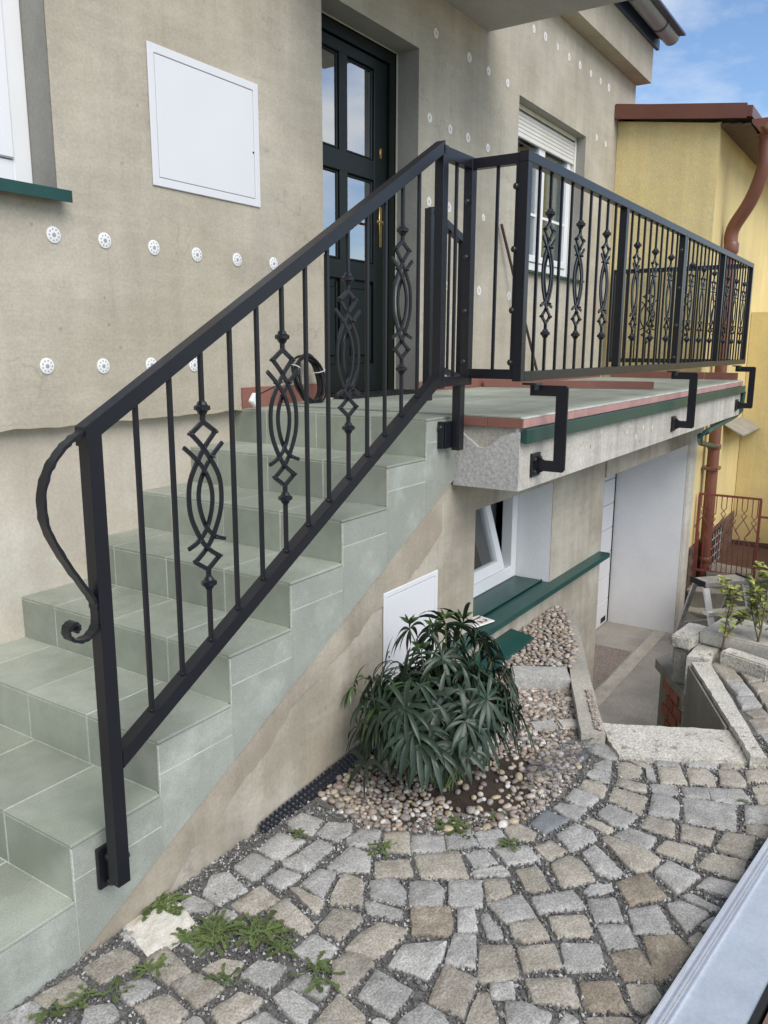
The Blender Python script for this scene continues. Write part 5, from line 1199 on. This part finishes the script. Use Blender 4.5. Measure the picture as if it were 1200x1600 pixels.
# moss in the joints
ms = M(); rg = random.Random(6)
for x, y, r_, n in ((.90, -.46, .03, 60), (.82, -.40, .02, 30), (.98, -.60, .03, 60), (1.28, -.80, .03, 50), (1.42, -.845, .02, 40), (1.65, -.86, .02, 30), (.52, -.47, .025, 40), (.86, -.55, .02, 40)):
    for k in range(n):
        a = rg.uniform(0, 6.28); q = r_*rg.random()**.5; px, py = x+q*math.cos(a)*1.6, y+q*math.sin(a)*.6; s_ = rg.uniform(.003, .006)
        ms.add([(px+u*s_, py+v_*s_, -.336+w*s_*.9) for u, v_, w in OCT], OF)
ms.build('moss', WEED, kind='stuff')

def sapling(x, y, z, h, label, seed):
    rg = random.Random(seed); t = thing('sapling', label, 'sapling', (x, y, z)); st_ = M(); lv = M()
    def branch(p, d, ln, r, lvl):
        p = Vector(p); d = Vector(d).normalized(); pp = [p.copy()]
        for i in range(5):
            d = (d+Vector((rg.uniform(-.15, .15), rg.uniform(-.15, .15), .10))).normalized(); p = p+d*ln/5; pp.append(p.copy())
            if lvl < 2 and i >= 1 and rg.random() < .85: branch(p, d+Vector((rg.uniform(-1.3, 1.3), rg.uniform(-1.3, 1.3), .15)), ln*rg.uniform(.45, .75), r*.55, lvl+1)
            if i >= (0 if lvl else 2):
                for q in range(rg.randint(1, 3)):
                    a = rg.uniform(0, 6.28); leaflet(lv, p, (math.cos(a), math.sin(a), rg.uniform(0, .9)), (0, 0, 1), rg.uniform(.038, .062), rg.uniform(.010, .016), rg.uniform(.05, .3), rg, 4)
        st_.tube(pp, [r*(1-.12*i) for i in range(6)], 5)
    branch((x, y, z), (rg.uniform(-.1, .1), rg.uniform(-.1, .1), 1), h, .0075, 0)
    st_.build('stem', TWIG, t, smooth=60); lv.build('foliage', SAP_LEAF, t, smooth=50, kind='stuff')
sapling(3.20, -1.000, -.335, .30, 'leafy yellow green sapling growing between the slab and edging stone', 3)
sapling(3.23, -1.150, -.335, .32, 'second yellow green sapling at the right edge of the picture', 12)
sapling(3.30, -1.22, -.335, .30, 'third sapling, mostly outside the right picture edge', 17)

# ------------------------------------------------------------------ step ladder beyond the pit
ld = thing('step_ladder', 'small aluminium step ladder standing by the white garage pier', 'ladder', (6.6, -.4, -1.5))
lo = Vector((6.38, -.25, 0)); ex_ = Vector((.74, -.67, 0)).normalized(); ey_ = Vector((.67, .74, 0)).normalized()
def LP(a, b, z): p = lo+ex_*a+ey_*b; return (p.x, p.y, z)
H0, H1 = -1.5, -.82
fr = M()
for a in (0.02, .44):
    M().bar(LP(a, -.03, H1), LP(a, -.30, H0), .055, .022, ey_).build('front_leg', ALU, ld)
rr = M()
for a in (.02, .44): M().bar(LP(a, .10, H1), LP(a-.0, .36, H0), .045, .02, ey_).build('rear_leg', ALU_DULL, ld)
pass
def tread(z, b, d_, name, m):
    q = M(); v = [LP(a, b2, z2) for a in (-.01, .47) for b2, z2 in ((b-d_/2, z-.035), (b+d_/2, z-.035), (b+d_/2, z), (b-d_/2, z))]
    q.add(v, [(0, 1, 2, 3), (7, 6, 5, 4)]+[(i, (i+1) % 4, 4+(i+1) % 4, 4+i) for i in range(4)]); return q.build(name, m, ld)
tread(H1+.015, .035, .20, 'platform', ALU_DULL); tread(-1.05, -.115, .09, 'step', ALU); tread(-1.28, -.20, .09, 'step', ALU)
M().bar(LP(.03, .28, -1.30), LP(.43, .28, -1.30), .03, .03).bar(LP(0.0, -.25, -1.40), LP(0.0, .32, -1.40), .04, .02).build('brace', ALU_DULL, ld)
for a_ in (-.012, .472): M().bar(LP(a_, -.07, H1+.005), LP(a_, .14, H1+.005), .014, .05).build('hinge_cap', RUBBER, ld)

# ------------------------------------------------------------------ yellow neighbour house
yh = thing('yellow_house', 'yellow rendered neighbour house with brown roof edge', 'house', (9, .5, -1.5))
YX = 7.20
M().prism([(YX, .075), (30, .075), (30, 9), (YX, 9)], 'z', -1.6, 3.30).build('wall', YELLOW, yh)
M().prism([(.079, -1.6), (UY-.003, -1.6), (UY-.003, 3.43), (.079, 3.29)], 'x', YX-.004, YX+.02).build('side_wall', YELLOW_DIRTY, yh)
M().prism([(-.20, 3.288), (9, 4.69), (9, 4.78), (-.20, 3.38)], 'x', YX-.10, 30).build('roof', BROWN, yh)
M().prism([(-.155, 3.275), (UY-.003, 3.43), (UY-.003, 3.555), (-.155, 3.40)], 'x', YX-.125, YX-.1005).build('verge_board', BROWN, yh)
for k in range(3): M().box(YX-.08, 30, -.195+.088*k, -.195+.088*k+.085, 3.222+.012*k, 3.240+.012*k).build('soffit_board', WOOD_DARK, yh)
yy, yz, yr = -.27, 3.265, .070
prof = [(yy+yr*math.cos(a), yz+yr*math.sin(a)) for a in arc]+[(yy+(yr-.006)*math.cos(a), yz+(yr-.006)*math.sin(a)) for a in reversed(arc)]
yg = M().prism(prof, 'x', YX-.08, 30).build('gutter', BROWN_PIPE, yh, smooth=40)
M().prism([(yy+(yr+.002)*math.cos(a), yz+(yr+.002)*math.sin(a)) for a in arc], 'x', YX-.088, YX-.0805).build('end_cap', BROWN_PIPE, yg)
PX = 7.62
pp = smooth_curve([(PX-.14, yy, yz-.055), (PX-.13, yy, yz-.16), (PX-.12, yy+.005, yz-.36), (PX-.07, yy+.10, yz-.62), (PX, -.02, yz-.86), (PX, -.02, yz-1.05)], 6)
M().tube(pp, [.088]+[.076]*2+[.064]*(len(pp)-3), 14).tube([(PX, -.02, yz-1.0), (PX, -.02, -1.6)], .058, 14).lathe([(0, .060), (.02, .070), (.09, .070), (.11, .062)], (PX, -.02, yz-1.09), (0, 0, 1), 14).lathe([(0, .060), (.015, .069), (.05, .069), (.06, .06)], (PX, -.02, .26), (0, 0, 1), 14).lathe([(0, .060), (.01, .068), (.05, .068), (.06, .06)], (PX, -.02, -.93), (0, 0, 1), 14).build('downpipe', BROWN_PIPE, yh, smooth=40)
M().box(PX-.085, PX+.085, -.09, .06, .05, .085, .004).build('pipe_clamp', BROWN_PIPE, yh)
# plinth of brown stone courses with a barred opening
pl = M().prism([(YX+.02, .055), (9.6, .055), (9.6, .0745), (YX+.02, .0745)], 'z', -1.6, -.72).build('plinth', BRICK_BROWN, yh)
cs = M().box(0, .29, -.010, .0, 0, .058, .003).mesh('stone_course'); cs.materials.append(BRICK_BROWN)
for r_ in range(12):
    for k in range(8):
        x = YX+.04+.30*k+(.15 if r_ % 2 else 0)
        if 8.0-.29 < x < 8.68 and -1.18 < -.79-.066*r_ < -.74: continue
        if x > 9.3: continue
        link('stone_course', cs, yh, (x, .0545, -.785-.066*r_))
M().box(7.98, 8.72, .040, .052, -1.16, -.76).build('barred_opening', HOLE, yh)
gb = M()
for k in range(6): gb.tube([(8.02+.13*k, .03, -1.16), (8.02+.13*k, .03, -.76)], .006, 5)
for k in range(4): gb.tube([(7.98, .03, -1.12+.10*k), (8.72, .03, -1.12+.10*k)], .006, 5)
gb.build('window_bars', ALU_DULL, yh)
M().prism([(-.14, .335), (.07, .455), (.07, .440), (-.14, .320)], 'x', 8.5, 11.2).build('awning', CONC_GREY, yh)
# projecting porch of the same house
M().box(9.62, 30, -3.2, .07, -1.09, 1.70).build('porch', YELLOW, yh)
M().box(9.60, 30, -3.22, .07, -1.6, -1.092).build('porch_plinth', BRICK_BROWN, yh)

# ------------------------------------------------------------------ red iron gate and rubble steps in front of it
gt = thing('iron_gate', 'red wrought iron railing panel in front of the yellow house', 'gate', (7.42, -.25, -1.1))
GX = 7.42; g0, g1, gz0, gz1 = .045, -.545, -.98, -.165
M().box(GX-.012, GX+.012, g1, g0, gz1-.02, gz1).box(GX-.010, GX+.010, g1+.01, g0-.01, gz0, gz0+.02).box(GX-.012, GX+.012, g0-.02, g0+.004, gz0-.2, gz1-.0205).box(GX-.012, GX+.012, g1-.004, g1+.02, gz0-.2, gz1-.0205).build('frame', RUST, gt)
nb = 12
for k in range(nb):
    y = g0-.03+(g1-g0+.06)*k/(nb-1); s_ = 1 if k % 2 else -1; wv = .048
    zc = -.42 if (k//2) % 2 else -.36
    M().tube([(GX, y, gz1-.01), (GX, y, zc+.06), (GX, y+s_*wv, zc), (GX, y-s_*wv, zc-.16), (GX, y, zc-.22), (GX, y, gz0+.01)], .0048, 5).build('gate_bar', RUST, gt)
M().box(GX-.02, GX+.02, g1-.62, g1-.58, -1.4, .02).build('gate_post', RUST, gt)
M().box(GX-.01, GX+.01, g1-.58, g1-.006, -.36, -.34).build('gate_latch_bar', RUST, gt)
rng = random.Random(77)
for i, (x0, y0, x1, y1, w, z0, z1, lab) in enumerate(((7.14, .03, 7.14, -1.0, .16, -1.6, -1.31, 'lowest rough stone step behind the step ladder'), (7.30, .05, 7.30, -1.2, .16, -1.6, -1.13, 'middle rough stone step behind the step ladder'), (7.60, -.09, 7.60, -1.3, .44, -1.6, -.97, 'topmost rough stone step at the red gate'))):
    o = rough_block('stone_step', (x0, y0), (x1, y1), w, z0, z1, CONC_GREY if i else CONC, lab, 'stone step', 30+i, .03, 5)
M().box(7.82, 12, -3.2, .05, -1.6, -1.15).build('terrace', WOOD_DARK, kind='structure')
slab('bank_wall', [(3.62, -.99), (3.62, -1.06), (12, -1.06), (12, -.99)], -1.6, -.42, CONC, 'long concrete wall of the driveway behind the slab', 'retaining wall')
